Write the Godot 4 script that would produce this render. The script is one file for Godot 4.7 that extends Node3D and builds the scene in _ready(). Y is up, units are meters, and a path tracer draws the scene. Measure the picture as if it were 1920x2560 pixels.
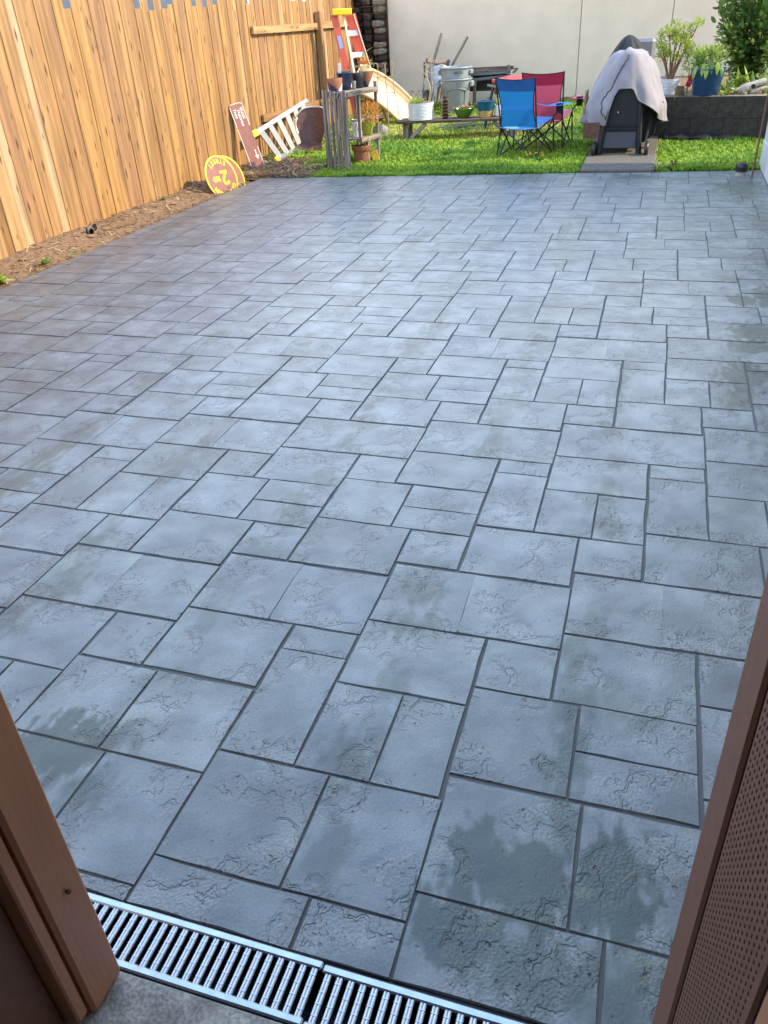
extends Node3D

const EYE := Vector3(0, 1.6, 0)
const FENCE_X := -5.28
const WALL_Z := -15.45
var rng := RandomNumberGenerator.new()
var M := {}

# ---------- small helpers ----------
func rnd(a: float, b: float) -> float:
	return rng.randf_range(a, b)

func gy(z: float) -> float:
	return 0.0 if z > -9.7 else (-9.7 - z) * 0.035

func lin(r: float, g: float, b: float) -> Color:
	return Color(r, g, b).linear_to_srgb()

func mat(r: float, g: float, b: float, rough := 0.8, metal := 0.0) -> StandardMaterial3D:
	var m := StandardMaterial3D.new()
	m.albedo_color = lin(r, g, b)
	m.roughness = rough
	m.metallic = metal
	return m

func tri_tex(m: StandardMaterial3D, tex: Texture2D, bump: Texture2D, scale: float, cm := 0.2) -> StandardMaterial3D:
	m.uv1_triplanar = true
	m.uv1_scale = Vector3.ONE * scale
	m.albedo_texture = tex
	if bump:
		m.heightmap_enabled = true
		m.heightmap_texture = bump
		m.heightmap_scale = cm
	return m

func thing(called: String, label: String, category: String, at := Vector3.ZERO, turn := 0.0, group := "") -> Node3D:
	var o := Node3D.new()
	o.name = called
	add_child(o, true)
	o.position = at
	o.rotation.y = turn
	tag(o, label, category, group)
	return o

func tag(o: Node, label: String, category: String, group := "") -> void:
	o.set_meta("label", label)
	o.set_meta("category", category)
	if group:
		o.set_meta("group", group)

func part(parent: Node, called: String, mesh: Mesh, m: Material, xf := Transform3D()) -> MeshInstance3D:
	var o := MeshInstance3D.new()
	o.name = called
	o.mesh = mesh
	o.material_override = m
	o.transform = xf
	parent.add_child(o, true)
	return o

func at(x: float, y: float, z: float, basis := Basis()) -> Transform3D:
	return Transform3D(basis, Vector3(x, y, z))

func structure(called: String, mesh: Mesh, m: Material, xf := Transform3D()) -> MeshInstance3D:
	var o := part(self, called, mesh, m, xf)
	o.set_meta("kind", "structure")
	return o

func begin() -> SurfaceTool:
	var st := SurfaceTool.new()
	st.begin(Mesh.PRIMITIVE_TRIANGLES)
	return st

func done(st: SurfaceTool) -> ArrayMesh:
	st.generate_normals()
	return st.commit()

func v(st: SurfaceTool, p: Vector3, uv := Vector2.ZERO) -> void:
	st.set_uv(uv)
	st.add_vertex(p)

func tri(st: SurfaceTool, a: Vector3, b: Vector3, c: Vector3, out: Vector3, ua := Vector2.ZERO, ub := Vector2.ZERO, uc := Vector2.ZERO) -> void:
	if (c - a).cross(b - a).dot(out) < 0.0:
		v(st, a, ua); v(st, c, uc); v(st, b, ub)
	else:
		v(st, a, ua); v(st, b, ub); v(st, c, uc)

func quad(st: SurfaceTool, a: Vector3, b: Vector3, c: Vector3, d: Vector3, out: Vector3, ua := Vector2.ZERO, ub := Vector2.ZERO, uc := Vector2.ZERO, ud := Vector2.ZERO) -> void:
	tri(st, a, b, c, out, ua, ub, uc)
	tri(st, a, c, d, out, ua, uc, ud)

# a box with chamfered edges, its grain (v) along the longest side
func add_box(st: SurfaceTool, size: Vector3, bevel := 0.003, c := Vector3.ZERO, basis := Basis(), off := Vector2.ZERO, taper := 1.0) -> void:
	var h := size * 0.5
	var b: float = minf(bevel, minf(h.x, minf(h.y, h.z)) * 0.6)
	var long := size.max_axis_index()
	st.set_smooth_group(-1)
	var P := func(ax: int, s: Vector3) -> Vector3:
		var p := Vector3.ZERO
		for i in 3:
			p[i] = s[i] * (h[i] if i == ax else h[i] - b)
		if taper != 1.0:
			var k: float = lerpf(1.0, taper, (p.y + h.y) / size.y)
			p.x *= k
			p.z *= k
		return p
	var W := func(p: Vector3) -> Vector3: return c + basis * p
	var U := func(p: Vector3, ax: int) -> Vector2:
		var l := long if ax != long else (ax + 1) % 3
		var o := 3 - ax - l
		return Vector2(p[o] + (0.13 * ax), p[l]) + off
	for ax in 3:
		var i := (ax + 1) % 3
		var j := (ax + 2) % 3
		for sg in [-1.0, 1.0]:
			var q := []
			for k in [[-1, -1], [1, -1], [1, 1], [-1, 1]]:
				var s := Vector3.ZERO
				s[ax] = sg; s[i] = k[0]; s[j] = k[1]
				q.append(P.call(ax, s))
			var n := Vector3.ZERO
			n[ax] = sg
			quad(st, W.call(q[0]), W.call(q[1]), W.call(q[2]), W.call(q[3]), basis * n, U.call(q[0], ax), U.call(q[1], ax), U.call(q[2], ax), U.call(q[3], ax))
			for s2 in [-1.0, 1.0]:   # chamfers between ax and i, running along j
				var e := []
				for s3 in [-1.0, 1.0]:
					var s := Vector3.ZERO
					s[ax] = sg; s[i] = s2; s[j] = s3
					e.append([P.call(ax, s), P.call(i, s)])
				var n2 := Vector3.ZERO
				n2[ax] = sg; n2[i] = s2
				quad(st, W.call(e[0][0]), W.call(e[1][0]), W.call(e[1][1]), W.call(e[0][1]), basis * n2, U.call(e[0][0], ax), U.call(e[1][0], ax), U.call(e[1][1], ax), U.call(e[0][1], ax))
	for sx in [-1.0, 1.0]:
		for sy in [-1.0, 1.0]:
			for sz in [-1.0, 1.0]:
				var s := Vector3(sx, sy, sz)
				tri(st, W.call(P.call(0, s)), W.call(P.call(1, s)), W.call(P.call(2, s)), basis * s)

func box(size: Vector3, bevel := 0.003, off := Vector2.ZERO, taper := 1.0) -> ArrayMesh:
	var st := begin()
	add_box(st, size, bevel, Vector3.ZERO, Basis(), off, taper)
	return done(st)

# a bar from a to b, sized w (sideways) by t, turned so that its t side faces "up"
func bar_basis(a: Vector3, b: Vector3, up := Vector3.UP) -> Basis:
	var y := (b - a).normalized()
	var x := up.cross(y)
	if x.length() < 0.01:
		x = Vector3.RIGHT.cross(y)
	x = x.normalized()
	return Basis(x, y, x.cross(y))

func add_bar(st: SurfaceTool, a: Vector3, b: Vector3, w: float, t: float, up := Vector3.UP, bevel := 0.002) -> void:
	add_box(st, Vector3(w, a.distance_to(b), t), bevel, (a + b) * 0.5, bar_basis(a, b, up), Vector2(rnd(0, 3), rnd(0, 3)))

func bar(a: Vector3, b: Vector3, w: float, t: float, up := Vector3.UP, bevel := 0.002) -> ArrayMesh:
	var st := begin()
	add_bar(st, a, b, w, t, up, bevel)
	return done(st)

func add_tube(st: SurfaceTool, pts: Array, r0: float, r1 := -1.0, n := 8) -> void:
	if r1 < 0.0:
		r1 = r0
	var rings := []
	var x := Vector3.ZERO
	for i in pts.size():
		var d: Vector3 = (pts[mini(i + 1, pts.size() - 1)] - pts[maxi(i - 1, 0)]).normalized()
		if x == Vector3.ZERO:
			x = d.cross(Vector3(0.3, 0.2, 0.93) if absf(d.z) < 0.9 else Vector3.RIGHT)
		x = (x - d * x.dot(d)).normalized()
		var y := d.cross(x)
		var r := lerpf(r0, r1, float(i) / maxf(1.0, pts.size() - 1))
		var ring := []
		for k in n:
			ring.append(pts[i] + (x * cos(TAU * k / n) + y * sin(TAU * k / n)) * r)
		rings.append(ring)
	st.set_smooth_group(1)
	var run := 0.0
	for i in pts.size() - 1:
		var len: float = pts[i].distance_to(pts[i + 1])
		for k in n:
			var k2 := (k + 1) % n
			var o: Vector3 = rings[i][k] + rings[i][k2] - pts[i] * 2.0
			quad(st, rings[i][k], rings[i][k2], rings[i + 1][k2], rings[i + 1][k], o, Vector2(k * 0.05, run), Vector2(k * 0.05 + 0.05, run), Vector2(k * 0.05 + 0.05, run + len), Vector2(k * 0.05, run + len))
		run += len
	st.set_smooth_group(-1)
	for e in [0, pts.size() - 1]:
		var d: Vector3 = pts[0] - pts[1] if e == 0 else pts[e] - pts[e - 1]
		for k in n:
			tri(st, pts[e], rings[e][k], rings[e][(k + 1) % n], d)

func tube(pts: Array, r0: float, r1 := -1.0, n := 8) -> ArrayMesh:
	var st := begin()
	add_tube(st, pts, r0, r1, n)
	return done(st)

func curve(ctrl: Array, n := 10) -> Array:
	var out := []
	for i in ctrl.size() - 1:
		var p0: Vector3 = ctrl[maxi(i - 1, 0)]
		var p3: Vector3 = ctrl[mini(i + 2, ctrl.size() - 1)]
		for k in n:
			out.append(ctrl[i].cubic_interpolate(ctrl[i + 1], p0, p3, float(k) / n))
	out.append(ctrl[-1])
	return out

# profile of (radius, height) turned about y; corners over 35 degrees stay sharp
func add_lathe(st: SurfaceTool, prof: Array, n := 28, c := Vector3.ZERO, basis := Basis()) -> void:
	var g := 2
	for i in prof.size() - 1:
		var a: Vector2 = prof[i]
		var b: Vector2 = prof[i + 1]
		if a.distance_to(b) < 1e-6:
			continue
		if i > 0 and (a - prof[i - 1]).normalized().dot((b - a).normalized()) < 0.82:
			g += 1
		st.set_smooth_group(g)
		var nrm := Vector2(b.y - a.y, a.x - b.x)
		for k in n:
			var t0 := TAU * k / n
			var t1 := TAU * (k + 1) / n
			var q := []
			for e in [[a, t0], [a, t1], [b, t1], [b, t0]]:
				q.append(c + basis * Vector3(e[0].x * cos(e[1]), e[0].y, e[0].x * sin(e[1])))
			var tm := (t0 + t1) * 0.5
			var o := basis * Vector3(nrm.x * cos(tm), nrm.y, nrm.x * sin(tm))
			var u0 := float(k) / n
			var u1 := float(k + 1) / n
			var w := [Vector2(u0, a.y), Vector2(u1, a.y), Vector2(u1, b.y), Vector2(u0, b.y)]
			if a.x < 1e-5:
				tri(st, q[0], q[2], q[3], o, w[0], w[2], w[3])
			elif b.x < 1e-5:
				tri(st, q[0], q[1], q[2], o, w[0], w[1], w[2])
			else:
				quad(st, q[0], q[1], q[2], q[3], o, w[0], w[1], w[2], w[3])

func lathe(prof: Array, n := 28) -> ArrayMesh:
	var st := begin()
	add_lathe(st, prof, n)
	return done(st)

# pot: rb bottom radius, rt rim radius, height h, wall t; open, with the soil left to another part
func pot_profile(rb: float, rt: float, h: float, t := 0.008, lip := 0.0, lip_h := 0.0) -> Array:
	var p := [Vector2(0, 0), Vector2(rb - 0.004, 0), Vector2(rb, 0.004)]
	if lip > 0.0:
		var rl := lerpf(rb, rt, (h - lip_h) / h)
		p += [Vector2(rl, h - lip_h), Vector2(rl + lip, h - lip_h + 0.004), Vector2(rt + lip, h - 0.004), Vector2(rt + lip - 0.003, h)]
	else:
		p += [Vector2(lerpf(rb, rt, 0.5), h * 0.5), Vector2(rt, h - 0.004), Vector2(rt - 0.002, h)]
	p += [Vector2(rt - t, h), Vector2(rt - t - 0.002, h - 0.012), Vector2(lerpf(rb, rt, 0.6) - t, h * 0.6)]
	return p

func soil_disc(r: float) -> ArrayMesh:
	return lathe([Vector2(r, -0.01), Vector2(r * 0.7, 0.004), Vector2(0, 0.008)], 20)

# a grid of points (rows of Vector3) as a smooth sheet
func add_sheet(st: SurfaceTool, rows: Array, group := 1, up := Vector3.UP, uvs := 1.0) -> void:
	st.set_smooth_group(group)
	for i in rows.size() - 1:
		for j in rows[i].size() - 1:
			var a: Vector3 = rows[i][j]
			var b: Vector3 = rows[i][j + 1]
			var c: Vector3 = rows[i + 1][j + 1]
			var d: Vector3 = rows[i + 1][j]
			for t in [[a, b, c, Vector2(i, j), Vector2(i, j + 1), Vector2(i + 1, j + 1)], [a, c, d, Vector2(i, j), Vector2(i + 1, j + 1), Vector2(i + 1, j)]]:
				v(st, t[0], t[3] * uvs); v(st, t[1], t[4] * uvs); v(st, t[2], t[5] * uvs)

func sheet(rows: Array) -> ArrayMesh:
	var st := begin()
	add_sheet(st, rows)
	return done(st)

# outline in the xy plane given a thickness in z, edges chamfered
func slab(outline: PackedVector2Array, t: float, bevel := 0.002) -> ArrayMesh:
	var st := begin()
	add_slab(st, outline, t, bevel)
	return done(st)

func add_slab(st: SurfaceTool, outline: PackedVector2Array, t: float, bevel := 0.002, xf := Transform3D()) -> void:
	var inner := outline
	if bevel > 0.0:
		var off := Geometry2D.offset_polygon(outline, -bevel)
		if off.size() == 1 and off[0].size() >= 3:
			inner = off[0]
	var ids := Geometry2D.triangulate_polygon(inner)
	st.set_smooth_group(-1)
	for s in [1.0, -1.0]:
		var z: float = t * 0.5 * s
		for k in range(0, ids.size(), 3):
			var a := inner[ids[k]]
			var b := inner[ids[k + 1]]
			var c := inner[ids[k + 2]]
			tri(st, xf * Vector3(a.x, a.y, z), xf * Vector3(b.x, b.y, z), xf * Vector3(c.x, c.y, z), xf.basis * Vector3(0, 0, s), a, b, c)
	var n := inner.size()
	var cen := Vector2.ZERO
	for p in inner:
		cen += p / n
	for k in n:
		var a := inner[k]
		var b := inner[(k + 1) % n]
		var e := (b - a).normalized()
		var o := Vector3(e.y, -e.x, 0)
		if Geometry2D.is_point_in_polygon((a + b) * 0.5 + Vector2(o.x, o.y) * 0.0005, inner):
			o = -o
		quad(st, xf * Vector3(a.x, a.y, -t * 0.5), xf * Vector3(b.x, b.y, -t * 0.5), xf * Vector3(b.x, b.y, t * 0.5), xf * Vector3(a.x, a.y, t * 0.5), xf.basis * o, a, b, b, a)

func round_rect(w: float, h: float, r: float, n := 5) -> PackedVector2Array:
	var p := PackedVector2Array()
	for c in [[1, 1, 0], [-1, 1, 1], [-1, -1, 2], [1, -1, 3]]:
		for k in n + 1:
			var a: float = PI * 0.5 * (c[2] + float(k) / n)
			p.append(Vector2(c[0] * (w * 0.5 - r) + cos(a) * r, c[1] * (h * 0.5 - r) + sin(a) * r))
	return p

func ring_outline(r: float, n := 48) -> PackedVector2Array:
	var p := PackedVector2Array()
	for k in n:
		p.append(Vector2(cos(TAU * k / n), sin(TAU * k / n)) * r)
	return p

func letters(text: String, height: float, depth := 0.0016, serif := false) -> TextMesh:
	var f := SystemFont.new()
	f.font_names = PackedStringArray(["Droid Serif" if serif else "Droid Sans"])
	f.font_weight = 700
	var m := TextMesh.new()
	m.font = f
	m.text = text
	m.font_size = 64
	m.pixel_size = height / 46.0
	m.depth = depth
	m.curve_step = 1.5
	return m

func scatter(parent: Node, called: String, mesh: Mesh, m: Material, xfs: Array, cols: Array = []) -> MultiMeshInstance3D:
	var mm := MultiMesh.new()
	mm.transform_format = MultiMesh.TRANSFORM_3D
	mm.use_colors = cols.size() > 0
	mm.mesh = mesh
	mm.instance_count = xfs.size()
	for i in xfs.size():
		mm.set_instance_transform(i, xfs[i])
		if cols.size():
			mm.set_instance_color(i, cols[i])
	var o := MultiMeshInstance3D.new()
	o.name = called
	o.multimesh = mm
	o.material_override = m
	o.set_meta("kind", "stuff")
	parent.add_child(o, true)
	return o

# a leaf: base at the origin, growing along +y, bent towards +z
func add_leaf(st: SurfaceTool, xf: Transform3D, len: float, w: float, bend := 0.2, n := 3, fold := 0.15) -> void:
	var rows := []
	for i in n + 1:
		var t := float(i) / n
		var half: float = w * 0.5 * pow(sin(PI * clampf(t * 0.86 + 0.12, 0.0, 1.0)), 0.8) if i < n else 0.0006
		var z := bend * len * t * t
		var y := len * t * (1.0 - 0.25 * absf(bend) * t)
		rows.append([xf * Vector3(-half, y, z + half * fold), xf * Vector3(0, y, z), xf * Vector3(half, y, z + half * fold)])
	add_sheet(st, rows, 1)

func leaf(len: float, w: float, bend := 0.2, n := 3, fold := 0.15) -> ArrayMesh:
	var st := begin()
	add_leaf(st, Transform3D(), len, w, bend, n, fold)
	return done(st)

func aim(p: Vector3, dir: Vector3, roll := 0.0, s := 1.0) -> Transform3D:
	var y := dir.normalized()
	var x := y.cross(Vector3.UP)
	if x.length() < 0.01:
		x = Vector3.RIGHT
	x = x.normalized()
	var b := Basis(x, y, x.cross(y)) * Basis(Vector3.UP, roll)
	return Transform3D(b.scaled_local(Vector3.ONE * s), p)

func rand_dir(up := 0.0) -> Vector3:
	var a := rnd(0, TAU)
	var y := rnd(-1, 1)
	var r := sqrt(1.0 - y * y)
	return (Vector3(cos(a) * r, y, sin(a) * r) + Vector3.UP * up).normalized()

# ---------- textures ----------
func noise_bytes(size: Vector2i, freq: float, seed_: int, octaves := 4, kind := FastNoiseLite.TYPE_SIMPLEX_SMOOTH, ridged := false) -> PackedByteArray:
	var n := FastNoiseLite.new()
	n.seed = seed_
	n.noise_type = kind
	n.frequency = freq
	n.fractal_type = FastNoiseLite.FRACTAL_RIDGED if ridged else (FastNoiseLite.FRACTAL_FBM if octaves > 1 else FastNoiseLite.FRACTAL_NONE)
	n.fractal_octaves = octaves
	return n.get_seamless_image(size.x, size.y, false, false, 0.15, true).get_data()

func grey_tex(data: PackedByteArray, w: int, h: int) -> ImageTexture:
	return ImageTexture.create_from_image(Image.create_from_data(w, h, false, Image.FORMAT_L8, data))

func mottled(size: int, freq: float, seed_: int, lo: float, hi: float, fine := 0.12, tint := Color(1, 1, 1)) -> Array:
	var a := noise_bytes(Vector2i(size, size), freq, seed_, 5)
	var b := noise_bytes(Vector2i(size, size), freq * 9.0, seed_ + 3, 3)
	var col := PackedByteArray()
	col.resize(size * size * 3)
	var hgt := PackedByteArray()
	hgt.resize(size * size)
	for i in size * size:
		var t := a[i] / 255.0
		var f := b[i] / 255.0
		var g := clampf(lerpf(lo, hi, t) + (f - 0.5) * fine, 0.0, 1.0)
		col[i * 3] = int(255 * g * lerpf(1.0, tint.r, t))
		col[i * 3 + 1] = int(255 * g * lerpf(1.0, tint.g, t))
		col[i * 3 + 2] = int(255 * g * lerpf(1.0, tint.b, t))
		hgt[i] = int(255 * clampf(t * 0.5 + f * 0.5, 0, 1))
	return [ImageTexture.create_from_image(Image.create_from_data(size, size, false, Image.FORMAT_RGB8, col)), grey_tex(hgt, size, size)]

func wood_textures(seed_: int, contrast: float, knots: int) -> Array:
	var w := 512
	var h := 1024
	var n := FastNoiseLite.new()
	n.seed = seed_
	n.noise_type = FastNoiseLite.TYPE_SIMPLEX_SMOOTH
	n.frequency = 0.004
	n.fractal_octaves = 3
	var big := noise_bytes(Vector2i(w, h / 8), 0.011, seed_ + 9, 4)
	var col := PackedByteArray()
	col.resize(w * h * 3)
	var hgt := PackedByteArray()
	hgt.resize(w * h)
	var kn := []
	var r := RandomNumberGenerator.new()
	r.seed = seed_
	for i in knots:
		kn.append([r.randf_range(20, w - 20), r.randf_range(30, h - 30), r.randf_range(5, 14)])
	for y in h:
		var fold := minf(y, h - y) / float(h)
		for x in w:
			var warp := n.get_noise_2d(x * 0.8, fold * 260.0) * 22.0
			var dx := 0.0
			var dark := 0.0
			for k in kn:
				var ky: float = (y - k[1]) * 0.45
				if absf(ky) < 40.0:
					var kx: float = x - k[0]
					if absf(kx) < 60.0:
						var d := sqrt(kx * kx + ky * ky)
						dx += kx / (d + 6.0) * k[2] * 1.6 * exp(-d / 22.0)
						dark = maxf(dark, clampf(1.25 - d / k[2], 0.0, 1.0))
			var g := x + warp - dx
			var ring := sin(g * 0.22) * 0.5 + 0.5
			var fine := n.get_noise_2d(g * 55.0, fold * 300.0) * 0.5 + 0.5
			var t := 0.22 * ring + 0.78 * fine
			var fy := y / 8.0
			var y0 := int(fy)
			var b := lerpf(big[y0 * w + x], big[((y0 + 1) % (h / 8)) * w + x], fy - y0) / 255.0
			var val := 1.0 - contrast * (0.34 * t + 0.85 * (1.0 - b))
			val *= 1.0 - 0.55 * dark
			var i := y * w + x
			col[i * 3] = int(255 * clampf(val, 0, 1))
			col[i * 3 + 1] = int(255 * clampf(val - contrast * 0.10 * t - 0.05 * dark, 0, 1))
			col[i * 3 + 2] = int(255 * clampf(val - contrast * 0.18 * t - 0.05 * dark, 0, 1))
			hgt[i] = int(255 * clampf(1.0 - 0.6 * t - 0.3 * dark, 0, 1))
	return [ImageTexture.create_from_image(Image.create_from_data(w, h, false, Image.FORMAT_RGB8, col)), grey_tex(hgt, w, h)]

func stone_textures() -> Array:
	var s := 1024
	var z := Vector2i(s, s)
	var flake := noise_bytes(z, 0.0075, 11, 5)
	var where := noise_bytes(z, 0.0042, 23, 2)
	var grain := noise_bytes(z, 0.11, 31, 3)
	var vein := noise_bytes(z, 0.006, 47, 4, FastNoiseLite.TYPE_SIMPLEX_SMOOTH, true)
	var pit := noise_bytes(z, 0.035, 59, 2)
	var tone := noise_bytes(z, 0.005, 71, 4)
	var col := PackedByteArray()
	col.resize(s * s * 3)
	var hgt := PackedFloat32Array()
	hgt.resize(s * s)
	for i in s * s:
		var f := flake[i] / 255.0
		var w := smoothstep(0.36, 0.62, where[i] / 255.0)
		var g := grain[i] / 255.0 - 0.5
		var p := pit[i] / 255.0
		var e1 := smoothstep(0.560, 0.580, f) * w
		var e2 := smoothstep(0.655, 0.670, f) * w
		var e3 := smoothstep(0.36, 0.345, f) * w
		var crack := 0.7 * smoothstep(0.975, 0.995, vein[i] / 255.0) * smoothstep(0.62, 0.75, where[(i + 321 * s + 77) % (s * s)] / 255.0)
		var hole := smoothstep(0.86, 0.92, p) * (0.35 + 0.65 * w)
		var h := 0.62 - 0.17 * e1 - 0.16 * e2 - 0.12 * e3 + g * (0.05 + 0.10 * w) - 0.20 * crack - 0.26 * hole + (tone[i] / 255.0 - 0.5) * 0.34
		hgt[i] = h
		# dark release powder stays in chipped edges and pits
		var edge := (exp(-pow((f - 0.562) / 0.016, 2.0)) + 0.8 * exp(-pow((f - 0.656) / 0.014, 2.0)) + 0.7 * exp(-pow((f - 0.357) / 0.016, 2.0))) * w
		var c := 0.80 + (tone[i] / 255.0 - 0.5) * 0.26 + g * 0.13 - 0.22 * clampf(edge, 0, 1) - 0.30 * hole - 0.22 * crack + 0.05 * e1
		c = clampf(c, 0.1, 1.0)
		col[i * 3] = int(255 * c)
		col[i * 3 + 1] = int(255 * c)
		col[i * 3 + 2] = int(250 * c)
	var him := Image.create_from_data(s, s, false, Image.FORMAT_RF, hgt.to_byte_array())
	return [ImageTexture.create_from_image(Image.create_from_data(s, s, false, Image.FORMAT_RGB8, col)), ImageTexture.create_from_image(him)]

# drips from the eaves, wet and worn patches over the whole patio: x -5..1.4, z -10.2..-0.6
func stain_texture() -> ImageTexture:
	var w := 768
	var h := 1152
	var n := FastNoiseLite.new()
	n.seed = 5
	n.frequency = 0.05
	n.fractal_octaves = 4
	var d := PackedFloat32Array()
	d.resize(w * h)
	var blobs := []   # x, z, rx, rz, strength
	var r := RandomNumberGenerator.new()
	r.seed = 77
	for sx in [-2.46, -1.85, -1.19, -0.56, -0.04]:
		var z := -1.0
		while z > -7.6:
			var k := 1.0 if z > -4.6 else 0.5
			if r.randf() < 0.8:
				blobs.append([sx + r.randf_range(-0.03, 0.03), z, r.randf_range(0.05, 0.11), r.randf_range(0.06, 0.17), r.randf_range(0.22, 0.60) * k])
			z -= r.randf_range(0.10, 0.26)
	for b in [[-2.45, -2.35, 0.11, 0.26, 0.5], [-2.46, -2.75, 0.10, 0.25, 0.5], [-1.83, -2.62, 0.12, 0.16, 0.5], [-1.8, -1.72, 0.13, 0.17, 0.5], [-1.88, -1.53, 0.13, 0.08, 0.5], [-1.33, -1.1, 0.14, 0.12, 0.8], [-0.04, -1.4, 0.05, 0.35, 0.6],
			[-0.10, -1.03, 0.13, 0.12, 0.8], [0.08, -1.08, 0.10, 0.14, 0.8], [-0.22, -0.9, 0.10, 0.10, 0.7], [-0.05, -0.86, 0.22, 0.13, 0.6], [0.12, -0.86, 0.2, 0.16, 0.55], [-0.22, -1.08, 0.06, 0.1, 0.7], [0.05, -1.6, 0.15, 0.15, 0.25],
			[0.60, -5.25, 0.10, 0.12, 0.75], [0.76, -5.35, 0.1, 0.25, 0.7], [0.62, -4.66, 0.14, 0.16, 0.7], [0.58, -4.44, 0.12, 0.12, 0.75], [0.52, -4.0, 0.13, 0.22, 0.7], [0.50, -3.7, 0.12, 0.18, 0.55], [0.80, -6.2, 0.16, 0.6, 0.5], [0.88, -7.4, 0.16, 0.8, 0.55], [0.82, -8.8, 0.35, 0.6, 0.5], [0.56, -5.7, 0.09, 0.14, 0.5],
			[-0.2, -9.45, 0.35, 0.18, 0.5], [-1.5, -9.3, 0.4, 0.3, 0.4], [0.75, -3.2, 0.25, 0.5, 0.5], [-0.68, -7.0, 0.07, 0.5, 0.35], [-3.0, -3.3, 0.3, 0.2, 0.18], [-3.5, -5.0, 0.5, 0.4, 0.15], [-4.4, -7.0, 0.15, 1.6, 0.2]]:
		blobs.append(b)
	for b in blobs:
		var x0 := int((b[0] - b[2] * 1.7 + 5.0) / 6.4 * w)
		var x1 := int((b[0] + b[2] * 1.7 + 5.0) / 6.4 * w)
		var z0 := int((b[1] - b[3] * 1.7 + 10.2) / 9.6 * h)
		var z1 := int((b[1] + b[3] * 1.7 + 10.2) / 9.6 * h)
		for y in range(maxi(z0, 0), mini(z1 + 1, h)):
			for x in range(maxi(x0, 0), mini(x1 + 1, w)):
				var wx := x * 6.4 / w - 5.0
				var wz := y * 9.6 / h - 10.2
				var q := sqrt(pow((wx - b[0]) / b[2], 2.0) + pow((wz - b[1]) / b[3], 2.0)) + n.get_noise_2d(x * 3.4, y * 1.5) * 0.75
				var a: float = (1.0 - smoothstep(0.72 if b[4] > 0.65 else 0.15, 1.10, q)) * b[4]
				var i := y * w + x
				d[i] = maxf(d[i], a)
	var col := PackedByteArray()
	col.resize(w * h * 3)
	for i in w * h:
		var x := i % w
		var y := i / w
		var b := 0.93 + n.get_noise_2d(x * 0.35, y * 0.35) * 0.12
		var a := d[i]
		col[i * 3] = int(255 * clampf(b * (1.0 - a * 0.60), 0, 1))
		col[i * 3 + 1] = int(255 * clampf(b * (1.0 - a * 0.54), 0, 1))
		col[i * 3 + 2] = int(255 * clampf(b * (1.0 - a * 0.68), 0, 1))
	return ImageTexture.create_from_image(Image.create_from_data(w, h, false, Image.FORMAT_RGB8, col))

func _ready() -> void:
	rng.seed = 20240
	# ---- camera, sky, sun, exposure ----
	var cam := Camera3D.new()
	cam.name = "camera"
	cam.transform = Transform3D(Basis(Vector3(0.953228, -0.052479, -0.297661), Vector3(-0.116347, 0.845217, -0.521605), Vector3(0.278961, 0.531841, 0.799579)).orthonormalized(), EYE)
	cam.fov = 66.049
	cam.near = 0.03
	cam.far = 400.0
	add_child(cam)
	cam.current = true
	var sky := ProceduralSkyMaterial.new()
	sky.sky_top_color = Color(0.43, 0.56, 0.725)
	sky.sky_horizon_color = Color(0.98, 0.955, 0.90)
	sky.sky_curve = 0.30
	sky.ground_bottom_color = Color(0.25, 0.23, 0.20)
	sky.ground_horizon_color = Color(0.62, 0.68, 0.74)
	sky.sun_angle_max = 8.0
	var env := Environment.new()
	env.background_mode = Environment.BG_SKY
	env.sky = Sky.new()
	env.sky.sky_material = sky
	env.background_energy_multiplier = 1.6
	env.ambient_light_source = Environment.AMBIENT_SOURCE_SKY
	env.tonemap_mode = Environment.TONE_MAPPER_LINEAR
	env.tonemap_exposure = 3.6
	env.sdfgi_enabled = true
	env.ssao_enabled = true
	env.ssil_enabled = true
	var we := WorldEnvironment.new()
	we.name = "world_environment"
	we.environment = env
	add_child(we)
	var sun := DirectionalLight3D.new()
	sun.name = "sun"
	sun.light_energy = 0.65
	sun.light_color = Color(1.0, 0.93, 0.80)
	sun.light_angular_distance = 0.8
	sun.shadow_enabled = true
	add_child(sun)
	sun.look_at_from_position(Vector3(0.78, 0.60, -0.12) * 20.0, Vector3.ZERO)

	materials()
	ground_and_patio()
	house()
	far_walls()
	fence()
	drain()
	jambs()
	lawn()
	fence_side_things()
	plant_rack()
	bench_things()
	wall_things()
	chairs()
	grill()
	garden_wall_things()
	patio_edge_things()

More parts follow.
